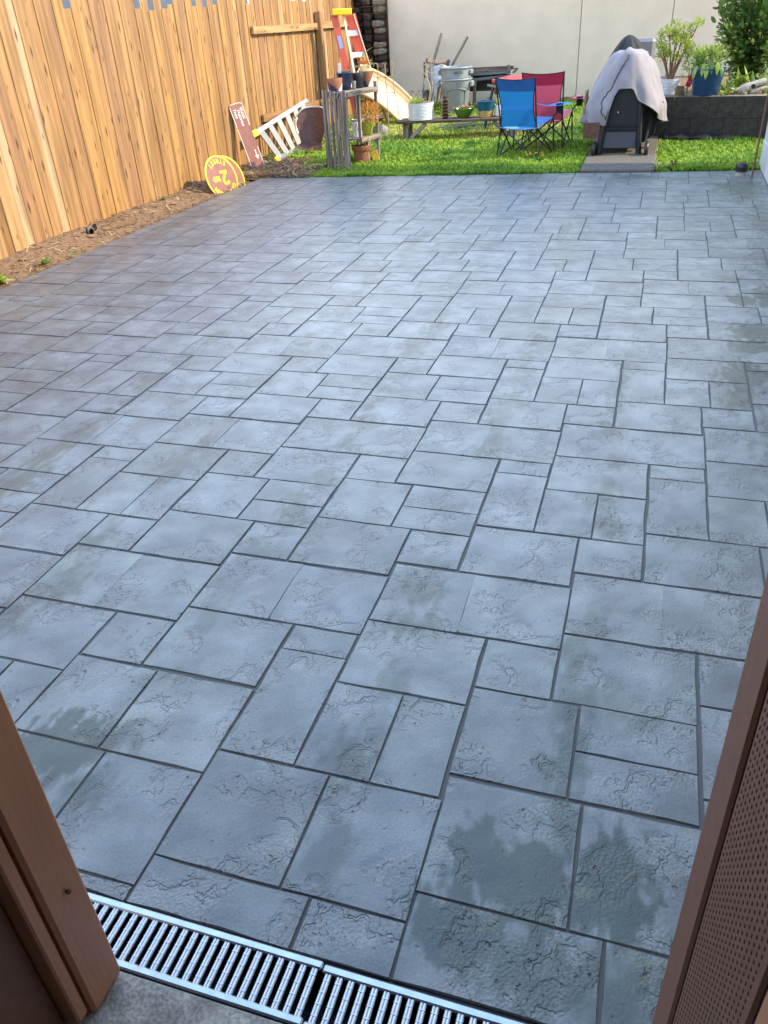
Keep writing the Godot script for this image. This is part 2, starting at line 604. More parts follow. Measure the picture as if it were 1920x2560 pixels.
func materials() -> void:
	var st := stone_textures()
	var m := mat(0.350, 0.370, 0.365, 0.41)
	m.albedo_texture = st[0]
	m.heightmap_enabled = true
	m.heightmap_texture = st[1]
	m.heightmap_scale = 1.0
	m.metallic_specular = 0.62
	m.clearcoat_enabled = true
	m.clearcoat = 0.25
	m.clearcoat_roughness = 0.25
	m.detail_enabled = true
	m.detail_blend_mode = BaseMaterial3D.BLEND_MODE_MUL
	m.detail_albedo = stain_texture()
	m.detail_uv_layer = BaseMaterial3D.DETAIL_UV_2
	m.uv2_triplanar = true
	m.uv2_world_triplanar = true
	m.uv2_scale = Vector3(1.0 / 6.4, 1.0, 1.0 / 9.6)
	m.uv2_offset = Vector3(5.0 / 6.4, 0, 10.2 / 9.6)
	M.stone = m
	for i in 6:
		var s: StandardMaterial3D = m.duplicate()
		var k: float = [1.0, 0.90, 1.07, 0.95, 1.03, 0.85][i]
		s.albedo_color = lin(0.385 * k, 0.398 * k * [1.0, 1.0, 0.99, 1.01, 1.0, 1.0][i], 0.385 * k * [1.0, 1.03, 0.97, 1.0, 1.03, 0.98][i])
		M["stone%d" % i] = s
	M.joint = mat(0.150, 0.142, 0.128, 0.85)
	var rough := mottled(512, 0.012, 101, 0.62, 1.0, 0.30)
	var soft := mottled(512, 0.006, 133, 0.90, 1.0, 0.04)
	M.concrete = tri_tex(mat(0.58, 0.53, 0.46, 0.9), rough[0], rough[1], 1.6, 0.25)
	M.aggregate = tri_tex(mat(0.21, 0.185, 0.15, 0.95), rough[0], rough[1], 5.0, 0.5)
	M.dark_block = tri_tex(mat(0.070, 0.063, 0.052, 0.95), rough[0], rough[1], 1.4, 0.6)
	M.block_cap = tri_tex(mat(0.30, 0.25, 0.20, 0.95), rough[0], rough[1], 1.8, 0.5)
	M.stucco = tri_tex(mat(0.66, 0.565, 0.43, 0.85), mottled(512, 0.008, 137, 0.94, 1.0, 0.03)[0], rough[1], 0.5, 0.05)
	M.soil = tri_tex(mat(0.44, 0.265, 0.14, 1.0), rough[0], rough[1], 3.0, 2.5)
	M.turf_soil = tri_tex(mat(0.10, 0.13, 0.035, 1.0), rough[0], rough[1], 1.5, 1.5)
	M.potting = tri_tex(mat(0.07, 0.05, 0.035, 1.0), rough[0], rough[1], 9.0, 0.8)
	var cedar := wood_textures(7, 0.36, 15)
	var grey := wood_textures(19, 0.55, 9)
	for i in 7:
		var c: StandardMaterial3D = mat([0.53, 0.48, 0.62, 0.39, 0.64, 0.56, 0.45][i], [0.31, 0.27, 0.385, 0.212, 0.44, 0.315, 0.25][i], [0.125, 0.105, 0.17, 0.082, 0.25, 0.105, 0.115][i], 0.62)
		c.albedo_texture = cedar[0]
		c.heightmap_enabled = true
		c.heightmap_texture = cedar[1]
		c.heightmap_scale = 0.06
		c.uv1_scale = Vector3(2.2, 0.55, 1)
		M["cedar%d" % i] = c
	for g in [["grey_wood", 0.56, 0.51, 0.46], ["brown_wood", 0.30, 0.22, 0.15], ["pale_wood", 0.50, 0.44, 0.36], ["blue_grey_wood", 0.26, 0.28, 0.32]]:
		var c := mat(g[1], g[2], g[3], 0.85)
		c.albedo_texture = grey[0]
		c.heightmap_enabled = true
		c.heightmap_texture = grey[1]
		c.heightmap_scale = 0.08
		c.uv1_scale = Vector3(3.0, 0.8, 1)
		M[g[0]] = c
	var jp := mat(0.52, 0.225, 0.105, 0.42)
	jp.albedo_texture = soft[0]
	jp.uv1_scale = Vector3(3.0, 0.6, 1)
	jp.heightmap_enabled = true
	jp.heightmap_texture = grey[1]
	jp.heightmap_scale = 0.05
	M.brown_paint = jp
	M.dark_paint = tri_tex(mat(0.20, 0.082, 0.043, 0.5), soft[0], rough[1], 6.0, 0.06)
	M.zinc = tri_tex(mat(0.66, 0.69, 0.73, 0.34, 0.75), soft[0], rough[1], 6.0, 0.01)
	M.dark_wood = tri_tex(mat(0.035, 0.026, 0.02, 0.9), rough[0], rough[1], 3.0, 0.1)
	M.black_gap = mat(0.012, 0.012, 0.012, 0.9)
	M.black_plastic = tri_tex(mat(0.018, 0.018, 0.02, 0.42), soft[0], rough[1], 4.0, 0.05)
	M.black_steel = tri_tex(mat(0.022, 0.024, 0.028, 0.38, 0.2), soft[0], rough[1], 4.0, 0.02)
	M.aluminium = tri_tex(mat(0.72, 0.72, 0.71, 0.35, 0.85), soft[0], rough[1], 3.0, 0.02)
	M.dull_aluminium = tri_tex(mat(0.24, 0.235, 0.225, 0.5, 0.15), soft[0], rough[1], 3.0, 0.02)
	M.rust = tri_tex(mat(0.21, 0.075, 0.045, 0.75), rough[0], rough[1], 8.0, 0.1)
	M.sign_brown = tri_tex(mat(0.30, 0.125, 0.09, 0.30), soft[0], rough[1], 2.5, 0.02)
	M.sign_yellow = mat(0.86, 0.66, 0.01, 0.45)
	M.sign_white = mat(0.80, 0.76, 0.66, 0.6)
	M.yellow = mat(0.85, 0.55, 0.01, 0.45)
	M.red_frp = tri_tex(mat(0.60, 0.10, 0.06, 0.45), soft[0], rough[1], 3.0, 0.03)
	M.white = tri_tex(mat(0.80, 0.80, 0.80, 0.35), soft[0], null, 4.0)
	M.white_enamel = tri_tex(mat(0.66, 0.64, 0.60, 0.45), rough[0], null, 3.0)
	M.navy = tri_tex(mat(0.030, 0.040, 0.105, 0.30), soft[0], null, 4.0)
	M.terracotta = tri_tex(mat(0.48, 0.19, 0.095, 0.85), rough[0], rough[1], 6.0, 0.06)
	M.dark_red_glaze = tri_tex(mat(0.17, 0.035, 0.03, 0.25), soft[0], null, 4.0)
	M.green_glaze = tri_tex(mat(0.11, 0.27, 0.035, 0.16), soft[0], null, 5.0)
	M.olive_glaze = tri_tex(mat(0.36, 0.38, 0.045, 0.3), soft[0], null, 5.0)
	M.teal_glaze = tri_tex(mat(0.012, 0.10, 0.17, 0.12), soft[0], null, 5.0)
	M.tan_glaze = tri_tex(mat(0.50, 0.34, 0.13, 0.4), soft[0], null, 5.0)
	M.insulator = tri_tex(mat(0.085, 0.035, 0.025, 0.12), soft[0], null, 5.0)
	M.bin = tri_tex(mat(0.275, 0.315, 0.335, 0.5), soft[0], rough[1], 3.0, 0.03)
	M.print = mat(0.05, 0.055, 0.06, 0.6)
	M.faded_print = mat(0.15, 0.17, 0.185, 0.6)
	M.barrow = tri_tex(mat(0.38, 0.41, 0.44, 0.55, 0.2), rough[0], rough[1], 3.0, 0.05)
	M.red_lid = tri_tex(mat(0.72, 0.07, 0.065, 0.4), soft[0], null, 2.0)
	M.brown_metal = tri_tex(mat(0.18, 0.075, 0.052, 0.55), rough[0], rough[1], 3.0, 0.03)
	M.slide = tri_tex(mat(0.85, 0.52, 0.29, 0.42), soft[0], null, 2.0)
	M.blue_cloth = cloth(0.006, 0.16, 0.42)
	M.navy_cloth = cloth(0.012, 0.09, 0.30)
	M.light_blue_cloth = cloth(0.16, 0.36, 0.72)
	M.red_cloth = cloth(0.50, 0.07, 0.11)
	M.crimson_cloth = cloth(0.40, 0.012, 0.045)
	M.pale_red_cloth = cloth(0.70, 0.16, 0.20)
	var gc := tri_tex(mat(0.29, 0.27, 0.295, 0.9), soft[0], rough[1], 2.2, 0.06)
	gc.rim_enabled = true
	gc.rim = 0.4
	M.cover = gc
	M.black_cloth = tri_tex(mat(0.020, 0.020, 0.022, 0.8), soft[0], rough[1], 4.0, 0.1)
	M.hopper = tri_tex(mat(0.20, 0.20, 0.20, 0.5), soft[0], rough[1], 3.0, 0.02)
	M.slate_steel = tri_tex(mat(0.055, 0.065, 0.085, 0.45), soft[0], rough[1], 3.0, 0.03)
	M.blue_pot = tri_tex(mat(0.020, 0.075, 0.20, 0.32), soft[0], null, 4.0)
	M.bone = tri_tex(mat(0.62, 0.56, 0.46, 0.8), rough[0], rough[1], 6.0, 0.15)
	M.siding_white = tri_tex(mat(0.62, 0.64, 0.64, 0.6), soft[0], null, 1.0)
	M.siding_blue = tri_tex(mat(0.085, 0.12, 0.18, 0.6), soft[0], null, 1.0)
	M.bark = tri_tex(mat(0.20, 0.13, 0.085, 0.95), rough[0], rough[1], 12.0, 0.3)
	M.jade_bark = tri_tex(mat(0.36, 0.22, 0.11, 0.9), rough[0], rough[1], 12.0, 0.2)
	M.dry = mat(0.55, 0.42, 0.20, 0.9)
	M.card_red = mat(0.55, 0.03, 0.035, 0.35)
	M.plaster = tri_tex(mat(0.55, 0.55, 0.53, 0.9), soft[0], null, 1.0)
	M.trellis = mat(0.36, 0.25, 0.14, 0.6)
	M.stone_rock = tri_tex(mat(0.42, 0.38, 0.33, 0.9), rough[0], rough[1], 5.0, 0.3)
	M.green_leaf = foliage(0.055, 0.145, 0.022)
	M.dark_leaf = foliage(0.016, 0.050, 0.014)
	M.lime_leaf = foliage(0.24, 0.34, 0.025)
	M.olive_leaf = foliage(0.22, 0.26, 0.05)
	M.grey_leaf = foliage(0.16, 0.20, 0.14)
	M.orange_leaf = foliage(0.62, 0.22, 0.05)
	M.purple_leaf = foliage(0.26, 0.085, 0.13)
	M.pink_leaf = foliage(0.62, 0.12, 0.13)
	M.petal = foliage(0.85, 0.60, 0.02)
	var gr := foliage(1, 1, 1)
	gr.vertex_color_use_as_albedo = true
	M.blade = gr

func cloth(r: float, g: float, b: float) -> StandardMaterial3D:
	var m := mat(r, g, b, 0.8)
	m.backlight_enabled = true
	m.backlight = lin(r, g, b) * 0.7
	return m

func foliage(r: float, g: float, b: float) -> StandardMaterial3D:
	var m := mat(r, g, b, 0.55)
	m.backlight_enabled = true
	m.backlight = Color(0.55, 0.6, 0.3)
	return m

# ---------- ground, patio ----------
const CA := Vector2(0.5956, -0.079)
const CB := Vector2(-0.1617, -1.1192)
const COMMON := {"wide": [-0.158, 0.214, -0.155, 0.134], "broad": [0.056, 0.434, -0.749, -0.469], "square": [0.214, 0.434, -0.155, 0.053], "block": [0.058, 0.344, -1.06, -0.752], "large": [-0.26, 0.058, -0.978, -0.675]}
const KIND_X := {"xb": [-0.158, 0.133, -0.465, -0.157], "xi": [0.133, 0.433, -0.469, -0.306], "xj": [0.133, 0.433, -0.306, -0.157], "xh": [-0.158, 0.056, -0.672, -0.466]}
const KIND_Y := {"yc": [-0.158, 0.053, -0.672, -0.562], "yd": [-0.158, 0.053, -0.562, -0.157], "ye": [0.054, 0.256, -0.469, -0.157], "yf": [0.256, 0.434, -0.469, -0.157]}
const SEEN_X := [[0, 1], [-2, 1], [-2, 2], [-1, 2], [-2, 3], [-1, 3], [-3, 3], [1, 4]]
const SEEN_Y := [[-1, 1], [-3, 2], [0, 2], [1, 2], [-4, 3], [0, 4], [0, 3], [1, 3]]

func add_stone(st: SurfaceTool, poly: PackedVector2Array, c: Vector2, uvo: Vector2, r: RandomNumberGenerator, step: float, tilt: Vector2) -> void:
	var outer := PackedVector2Array()
	var n := poly.size()
	var mid := Vector2.ZERO
	for p in poly:
		mid += p / n
	for k in n:
		var a := poly[k]
		var b := poly[(k + 1) % n]
		var m := maxi(1, int(a.distance_to(b) / step))
		var e := (b - a).normalized()
		var inw := Vector2(-e.y, e.x)
		if inw.dot(mid - a) < 0.0:
			inw = -inw
		for i in m:
			var t := float(i) / m
			var p := a.lerp(b, t)
			if i == 0:
				p += (mid - p).normalized() * 0.003
			else:
				p += inw * (0.0022 + r.randf_range(-0.0014, 0.0024))
			outer.append(p)
	var cnt := outer.size()
	var top := []
	var low := []
	var H := func(p: Vector2) -> float: return (p - c).dot(tilt)
	for p in outer:
		var d := (mid - p).normalized()
		var q := p + d * r.randf_range(0.0012, 0.0030)
		top.append(Vector3(q.x - c.x, H.call(q), q.y - c.y))
		low.append(Vector3(p.x - c.x, -0.0065, p.y - c.y))
	var cm := Vector3(mid.x - c.x, H.call(mid), mid.y - c.y)
	var uv := func(p: Vector3) -> Vector2: return Vector2(p.x, p.z) / 1.15 + uvo
	for k in cnt:
		var k2 := (k + 1) % cnt
		st.set_smooth_group(1)
		tri(st, cm, top[k], top[k2], Vector3.UP, uv.call(cm), uv.call(top[k]), uv.call(top[k2]))
		st.set_smooth_group(-1)
		var o: Vector3 = (top[k] + top[k2]) * 0.5 - cm
		quad(st, top[k], top[k2], low[k2], low[k], Vector3(o.x, 0.1, o.z), uv.call(top[k]), uv.call(top[k2]), uv.call(low[k2]), uv.call(low[k]))

func ground_and_patio() -> void:
	var border := PackedVector2Array([Vector2(-4.68, -0.762), Vector2(-4.612, -9.434), Vector2(0.815, -9.82), Vector2(1.066, -9.84), Vector2(1.066, -0.762)])
	var g := box(Vector3(160, 0.2, 160), 0.0)
	structure("ground", g, M.turf_soil, at(0, -0.42, -10))
	var patio := Node3D.new()
	patio.name = "patio"
	patio.set_meta("kind", "structure")
	add_child(patio)
	var st := begin()
	add_slab(st, border, 0.13, 0.004, Transform3D(Basis(Vector3.RIGHT, Vector3(0, 0, 1), Vector3(0, -1, 0)), Vector3(0, -0.0710, 0)))
	part(patio, "slab", done(st), M.joint)
	var cells := []
	for k2 in range(-2, 11):
		for k1 in range(-14, 14):
			var o := CA * k1 + CB * k2
			if o.x < -6 or o.x > 2.5 or o.y > 2.0 or o.y < -11.0:
				continue
			var is_x: bool
			if [k1, k2] in SEEN_X:
				is_x = true
			elif [k1, k2] in SEEN_Y:
				is_x = false
			else:
				is_x = (hash(k1 * 7919 + k2 * 104729) >> 3) % 2 == 0
			var set_ := COMMON.duplicate()
			set_.merge(KIND_X if is_x else KIND_Y)
			for key in set_:
				var q: Array = set_[key]
				cells.append([key, Rect2(o.x + q[0], o.y + q[2], q[1] - q[0], q[3] - q[2])])
	# the rows by the drain, laid out of step with the rest
	var front := PackedVector2Array([Vector2(-1.515, 0), Vector2(-1.515, -1.422), Vector2(-0.918, -1.422), Vector2(-0.918, -1.197), Vector2(-0.317, -1.197), Vector2(-0.317, -1.270), Vector2(1.2, -1.270), Vector2(1.2, 0)])
	var trimmed := []
	for c in cells:
		var r: Rect2 = c[1]
		var rest := Geometry2D.clip_polygons(PackedVector2Array([r.position, r.position + Vector2(r.size.x, 0), r.end, r.position + Vector2(0, r.size.y)]), front)
		if rest.size() == 1:
			var lo := Vector2(99, 99)
			var hi := -lo
			var ar := 0.0
			for k in rest[0].size():
				lo = lo.min(rest[0][k]); hi = hi.max(rest[0][k])
				ar += rest[0][k].cross(rest[0][(k + 1) % rest[0].size()]) * 0.5
			if absf(ar) > 0.97 * (hi - lo).x * (hi - lo).y:
				if absf(ar) > 0.004:
					trimmed.append([c[0] if absf(ar) > 0.99 * r.get_area() else "front", r, rest[0]])
	for q in [[-0.918, -0.528, -0.880, -0.762], [-0.528, -0.313, -0.880, -0.762], [-0.313, 0.082, -0.953, -0.762], [0.082, 0.45, -0.953, -0.762], [0.45, 1.066, -0.953, -0.762], [-1.205, -0.918, -1.117, -0.798], [-1.205, -0.918, -0.798, -0.762], [-0.918, -0.603, -1.197, -0.880],
			[-0.603, -0.313, -1.197, -0.880], [-0.317, 0.008, -1.270, -0.953], [0.008, 0.35, -1.270, -0.953], [0.35, 0.66, -1.270, -0.953], [0.66, 1.066, -1.270, -0.953], [-1.515, -1.233, -1.422, -1.117], [-1.233, -0.918, -1.422, -1.117], [-1.515, -1.205, -1.117, -0.762]]:
		var r := Rect2(q[0], q[2], q[1] - q[0], q[3] - q[2])
		trimmed.append(["front", r, PackedVector2Array([r.position, r.position + Vector2(r.size.x, 0), r.end, r.position + Vector2(0, r.size.y)])])
	var all := []
	for c in trimmed:
		var r: Rect2 = c[1]
		var cut := Geometry2D.intersect_polygons(c[2], border)
		if cut.is_empty():
			continue
		var area := 0.0
		var mid := Vector2.ZERO
		for k in cut[0].size():
			area += cut[0][k].cross(cut[0][(k + 1) % cut[0].size()]) * 0.5
			mid += cut[0][k] / cut[0].size()
		area = absf(area)
		if area < 0.0015:
			continue
		var whole: bool = area > r.get_area() * 0.997 and c[0] != "front"
		if whole:
			mid = r.get_center()
			cut = [PackedVector2Array([r.position, r.position + Vector2(r.size.x, 0), r.end, r.position + Vector2(0, r.size.y)])]
		var d := EYE.distance_to(Vector3(mid.x, 0, mid.y))
		var show := area / pow(d, 3.0)
		var px := cam_px(Vector3(mid.x, 0, mid.y))
		if px.x < -90 or px.x > 2010 or px.y > 2700:
			show *= 0.001
		all.append([show, c[0], r, cut[0], whole, mid])
	all.sort_custom(func(a, b): return a[0] > b[0])
	var kinds := {}
	var far := begin()
	for i in all.size():
		var s: Array = all[i]
		var rr := RandomNumberGenerator.new()
		rr.seed = 1000 + i
		if i < 300:
			var c: Vector2 = s[5]
			if s[4]:
				var key: String = s[1] + str(i % 4)
				if not kinds.has(key):
					var t := begin()
					add_stone(t, s[3], c, Vector2(rr.randf(), rr.randf()), rr, 0.075, Vector2.ZERO)
					kinds[key] = done(t)
				var tilt := Basis.from_euler(Vector3(rr.randf_range(-0.004, 0.004), 0, rr.randf_range(-0.004, 0.004)))
				part(patio, "stone", kinds[key], M["stone%d" % rr.randi_range(0, 5)], at(c.x, rr.randf_range(-0.0015, 0.0010), c.y, tilt))
			else:
				var t := begin()
				add_stone(t, s[3], c, Vector2(rr.randf(), rr.randf()), rr, 0.075, Vector2.ZERO)
				part(patio, "stone", done(t), M["stone%d" % rr.randi_range(0, 5)], at(c.x, 0, c.y))
		else:
			add_stone(far, s[3], Vector2.ZERO, Vector2(rr.randf(), rr.randf()), rr, 0.2, Vector2.ZERO)
	var o := part(patio, "paving_stones", done(far), M.stone)
	o.set_meta("kind", "stuff")
	# bare soil along the fence
	structure("soil", terrain(-5.7, -4.6, -9.9, -0.7, 22, 150, func(x, z): return -0.035 + 0.05 * smoothstep(-4.75, -5.2, x) + 0.018 * sin(z * 3.1 + x * 5.0) * sin(z * 1.3) + rnd(-0.008, 0.008)), M.soil)
	# lawn ground rising to the far wall
	structure("lawn_ground", terrain(-6.2, 5.0, -30.0, -9.42, 60, 120, func(x, z): return gy(z) - 0.012 + 0.012 * sin(x * 2.1 + z) * sin(z * 1.7) - 0.05 * smoothstep(-9.6, -9.45, z)), M.turf_soil)
	var pad := begin()
	add_box(pad, Vector3(0.80, 0.10, 3.0), 0.012)
	structure("garden_path", done(pad), M.aggregate, Transform3D(Basis(Vector3.RIGHT, atan(0.035)), Vector3(-0.42, 0.035, -11.22)))

func cam_px(p: Vector3) -> Vector2:
	var d := p - EYE
	var z := d.dot(Vector3(-0.278961, -0.531841, -0.799579))
	if z < 0.01:
		return Vector2(-9999, 0)
	return Vector2(960 + 1969.0 * d.dot(Vector3(0.953228, -0.052479, -0.297661)) / z, 1280 - 1969.0 * d.dot(Vector3(-0.116347, 0.845217, -0.521605)) / z)

func terrain(x0: float, x1: float, z0: float, z1: float, nx: int, nz: int, height: Callable) -> ArrayMesh:
	var rows := []
	for i in nz + 1:
		var row := []
		for j in nx + 1:
			var x := lerpf(x1, x0, float(j) / nx)
			var z := lerpf(z0, z1, float(i) / nz)
			row.append(Vector3(x, height.call(x, z), z))
		rows.append(row)
	return sheet(rows)

# ---------- the house the picture is taken from, and its wing ----------
func house() -> void:
	structure("threshold", box(Vector3(1.6, 0.2, 1.0), 0.004), M.concrete, at(-0.35, -0.1025, -0.132))
	structure("floor", box(Vector3(6.0, 0.2, 4.0), 0.004), M.concrete, at(-0.5, -0.106, 2.38))
	structure("interior_wall", box(Vector3(6.0, 2.6, 0.12), 0.0), M.plaster, at(-0.5, 1.3, 4.2))
	structure("interior_wall", box(Vector3(0.12, 2.6, 4.7), 0.0), M.plaster, at(-3.0, 1.3, 1.9))
	structure("interior_wall", box(Vector3(0.12, 2.6, 4.7), 0.0), M.plaster, at(2.0, 1.3, 1.9))
	structure("ceiling", box(Vector3(6.2, 0.12, 4.9), 0.0), M.plaster, at(-0.5, 2.55, 1.95))
	var hs := thing("house_facade", "pale house front around the open doorway, its edge behind the brown post", "house wall")
	part(hs, "wall", box(Vector3(4.36, 3.1, 0.16), 0.004), M.siding_white, at(-3.112, 1.55, -0.50))
	part(hs, "wall", box(Vector3(0.86, 3.1, 0.16), 0.004), M.siding_white, at(0.632, 1.55, -0.50))
	part(hs, "wall", box(Vector3(1.13, 1.0, 0.16), 0.004), M.siding_white, at(-0.365, 2.6, -0.50))
	part(hs, "roof", box(Vector3(8.0, 0.18, 6.0), 0.01), M.black_plastic, at(-1.3, 3.19, 1.9))
	var wg := thing("house_wing", "white sided house wing along the edge of the patio beside the rusty rod", "house", Vector3(1.09, 0, -10.1))
	part(wg, "wall", box(Vector3(5.0, 4.0, 9.36), 0.004), M.siding_white, at(2.52, 2.0, 4.74))
	part(wg, "roof", box(Vector3(6.0, 0.22, 10.7), 0.01), M.black_plastic, at(2.7, 4.11, 4.6))
	part(wg, "corner_board", box(Vector3(0.025, 3.7, 0.11), 0.003), M.siding_white, at(-0.0105, 2.13, 0.115))
	part(wg, "skirt_board", box(Vector3(0.05, 0.27, 9.3), 0.006), M.siding_white, at(-0.006, 0.14, 4.72))
	for i in 24:
		var st := begin()
		add_box(st, Vector3(0.014, 0.165, 9.2), 0.002, Vector3.ZERO, Basis(Vector3(0, 0, 1), -0.06), Vector2(i * 0.31, 0))
		part(wg, "siding_board", done(st), M.siding_white, at(-0.002, 0.36 + i * 0.15, 4.77))

func far_walls() -> void:
	var w := thing("garage", "beige stucco garage wall with panel seams across the end of the lawn", "garage", Vector3(0, 0, WALL_Z))
	for q in [[-4.755, -1.465], [-1.455, -0.040], [-0.030, 1.39], [1.40, 5.0]]:
		part(w, "wall_panel", box(Vector3(q[1] - q[0], 2.75, 0.06), 0.006), M.stucco, at((q[0] + q[1]) * 0.5, 1.30, -0.03))
	part(w, "wall", box(Vector3(9.7, 2.75, 3.6), 0.0), M.stucco, at(0.12, 1.28, -1.85))
	part(w, "roof", box(Vector3(10.0, 0.14, 4.0), 0.01), M.black_plastic, at(0.12, 2.74, -1.86))
	var b := thing("neighbour_house", "slate blue neighbour house with lap siding behind the wooden fence", "house", Vector3(-7.6, 0, -9.5))
	part(b, "wall", box(Vector3(3.0, 2.5, 13.0), 0.0), M.siding_blue, at(-1.55, 1.25, 0))
	for i in 15:
		var st := begin()
		add_box(st, Vector3(0.016, 0.175, 12.9), 0.002, Vector3.ZERO, Basis(Vector3(0, 0, 1), -0.06))
		part(b, "siding_board", done(st), M.siding_blue, at(-0.03, 0.15 + i * 0.16, 0))
	part(b, "roof", box(Vector3(3.6, 0.15, 13.6), 0.01), M.black_plastic, at(-1.55, 2.58, 0))
	# logs stacked in the gap between fence and garage, dark boards behind
	for i in 17:
		for j in 3:
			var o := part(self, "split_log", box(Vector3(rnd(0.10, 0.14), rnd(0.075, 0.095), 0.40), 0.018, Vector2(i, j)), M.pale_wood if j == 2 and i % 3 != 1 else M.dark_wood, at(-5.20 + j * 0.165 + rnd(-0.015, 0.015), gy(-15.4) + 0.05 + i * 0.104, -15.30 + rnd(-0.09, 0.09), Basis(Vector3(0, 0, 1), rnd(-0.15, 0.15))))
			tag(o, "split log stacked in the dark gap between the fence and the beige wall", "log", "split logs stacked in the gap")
	var bf := thing("back_fence", "dark board fence closing the gap beyond the stacked logs", "fence", Vector3(-4.9, 0, -17.2))
	for i in 8:
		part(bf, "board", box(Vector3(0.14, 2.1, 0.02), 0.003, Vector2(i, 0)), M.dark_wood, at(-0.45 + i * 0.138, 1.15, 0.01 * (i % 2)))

func fence() -> void:
	var f := thing("wooden_fence", "tall cedar plank fence running along the side of the patio", "fence", Vector3(FENCE_X, 0, 0))
	var shapes := []
	for i in 12:
		var st := begin()
		add_box(st, Vector3(0.0075, 1.95, 0.148), 0.002, Vector3(0, 0.975, 0), Basis(), Vector2(rnd(0, 9), rnd(0, 9)))
		shapes.append(done(st))
	var z := -1.3
	var k := 0
	while z > -17.6:
		var wide := rnd(0.120, 0.138)
		var b := Basis(Vector3.FORWARD, rnd(-0.0012, 0.0012)) * Basis(Vector3.RIGHT, rnd(-0.0045, 0.0045) if z > -9.0 else rnd(-0.0015, 0.0015)) * Basis(Vector3.UP, rnd(-0.015, 0.015))
		b = b.scaled_local(Vector3(1, 1, (wide + 0.022) / 0.148))
		var top := rnd(-0.10, -0.03) if rng.randf() < 0.25 else rnd(-0.015, 0.02)
		var lower := rnd(-0.02, 0.02) + (gy(z) * 0.6)
		part(f, "plank", shapes[k % 12], M["cedar%d" % [0, 1, 5, 2, 6, 0, 3, 1, 4, 5, 0, 6, 2, 1][rng.randi_range(0, 13)]], at(0.008 * (k % 2) + rnd(-0.001, 0.001), -0.035 + lower + top * 0.5, z - wide * 0.5, b.scaled_local(Vector3(1, 1.0 + top * 0.4, 1))))
		z -= wide
		k += 1
	var rail := [[-10.98, -13.26], [-13.37, -16.6]]
	for r in rail:
		part(f, "rail", bar(Vector3(0.045, 1.535, r[0]), Vector3(0.045, 1.525, r[1]), 0.09, 0.038, Vector3.RIGHT), M.cedar2)
		part(f, "rail", bar(Vector3(0.045, 0.50, r[0]), Vector3(0.045, 0.49, r[1]), 0.09, 0.038, Vector3.RIGHT), M.cedar1)
	part(f, "post", box(Vector3(0.092, 1.72, 0.092), 0.006), M.cedar0, at(0.070, 0.86, -13.315))
	part(f, "post", box(Vector3(0.092, 1.9, 0.092), 0.006), M.cedar3, at(-0.065, 0.93, -8.2))

func drain() -> void:
	structure("drain_channel", channel(), M.black_plastic)
	for g in [[-1.42, -0.4515, 0.0], [-0.4485, 0.52, 0.004]]:
		var x0: float = g[0]
		var x1: float = g[1]
		var t := thing("drain_grate", "galvanised bar grate lying beside the brown door post" if g[2] == 0.0 else "galvanised bar grate set a little lower, running to the dimpled door", "drain grate", Vector3(0, -0.004, g[2]), 0.0, "drain grates across the doorway")
		for s in [[-0.7515, 0.013], [-0.6425, 0.012]]:
			var st := begin()
			add_box(st, Vector3(x1 - x0, 0.012, s[1] + 0.004), 0.003, Vector3((x0 + x1) * 0.5, -0.001, s[0]))
			part(t, "edge_strip", done(st), M.zinc)
		var st := begin()
		add_tube(st, [Vector3(-0.0032, 0, -0.0485), Vector3(-0.0032, 0, 0.0485)], 0.0042, 0.0042, 8)
		add_tube(st, [Vector3(0.0032, 0, -0.0485), Vector3(0.0032, 0, 0.0485)], 0.0042, 0.0042, 8)
		for i in 4:
			add_box(st, Vector3(0.0135, 0.0088, 0.004), 0.001, Vector3(0, 0, -0.033 + i * 0.022))
		var bar_mesh := done(st)
		var x := x0 + 0.0137 if g[2] > 0.0 else x1 - 0.0137 - 0.0244 * int((x1 - x0 - 0.02) / 0.0244)
		while x < x1 - 0.006:
			part(t, "bar", bar_mesh, M.zinc, at(x, -0.002, -0.697))
			x += 0.0244

func channel() -> ArrayMesh:
	var st := begin()
	add_box(st, Vector3(2.0, 0.02, 0.14), 0.0, Vector3(-0.45, -0.14, -0.697))
	add_box(st, Vector3(2.0, 0.13, 0.004), 0.0, Vector3(-0.45, -0.075, -0.7625))
	add_box(st, Vector3(2.0, 0.13, 0.004), 0.0, Vector3(-0.45, -0.075, -0.6335))
	return done(st)

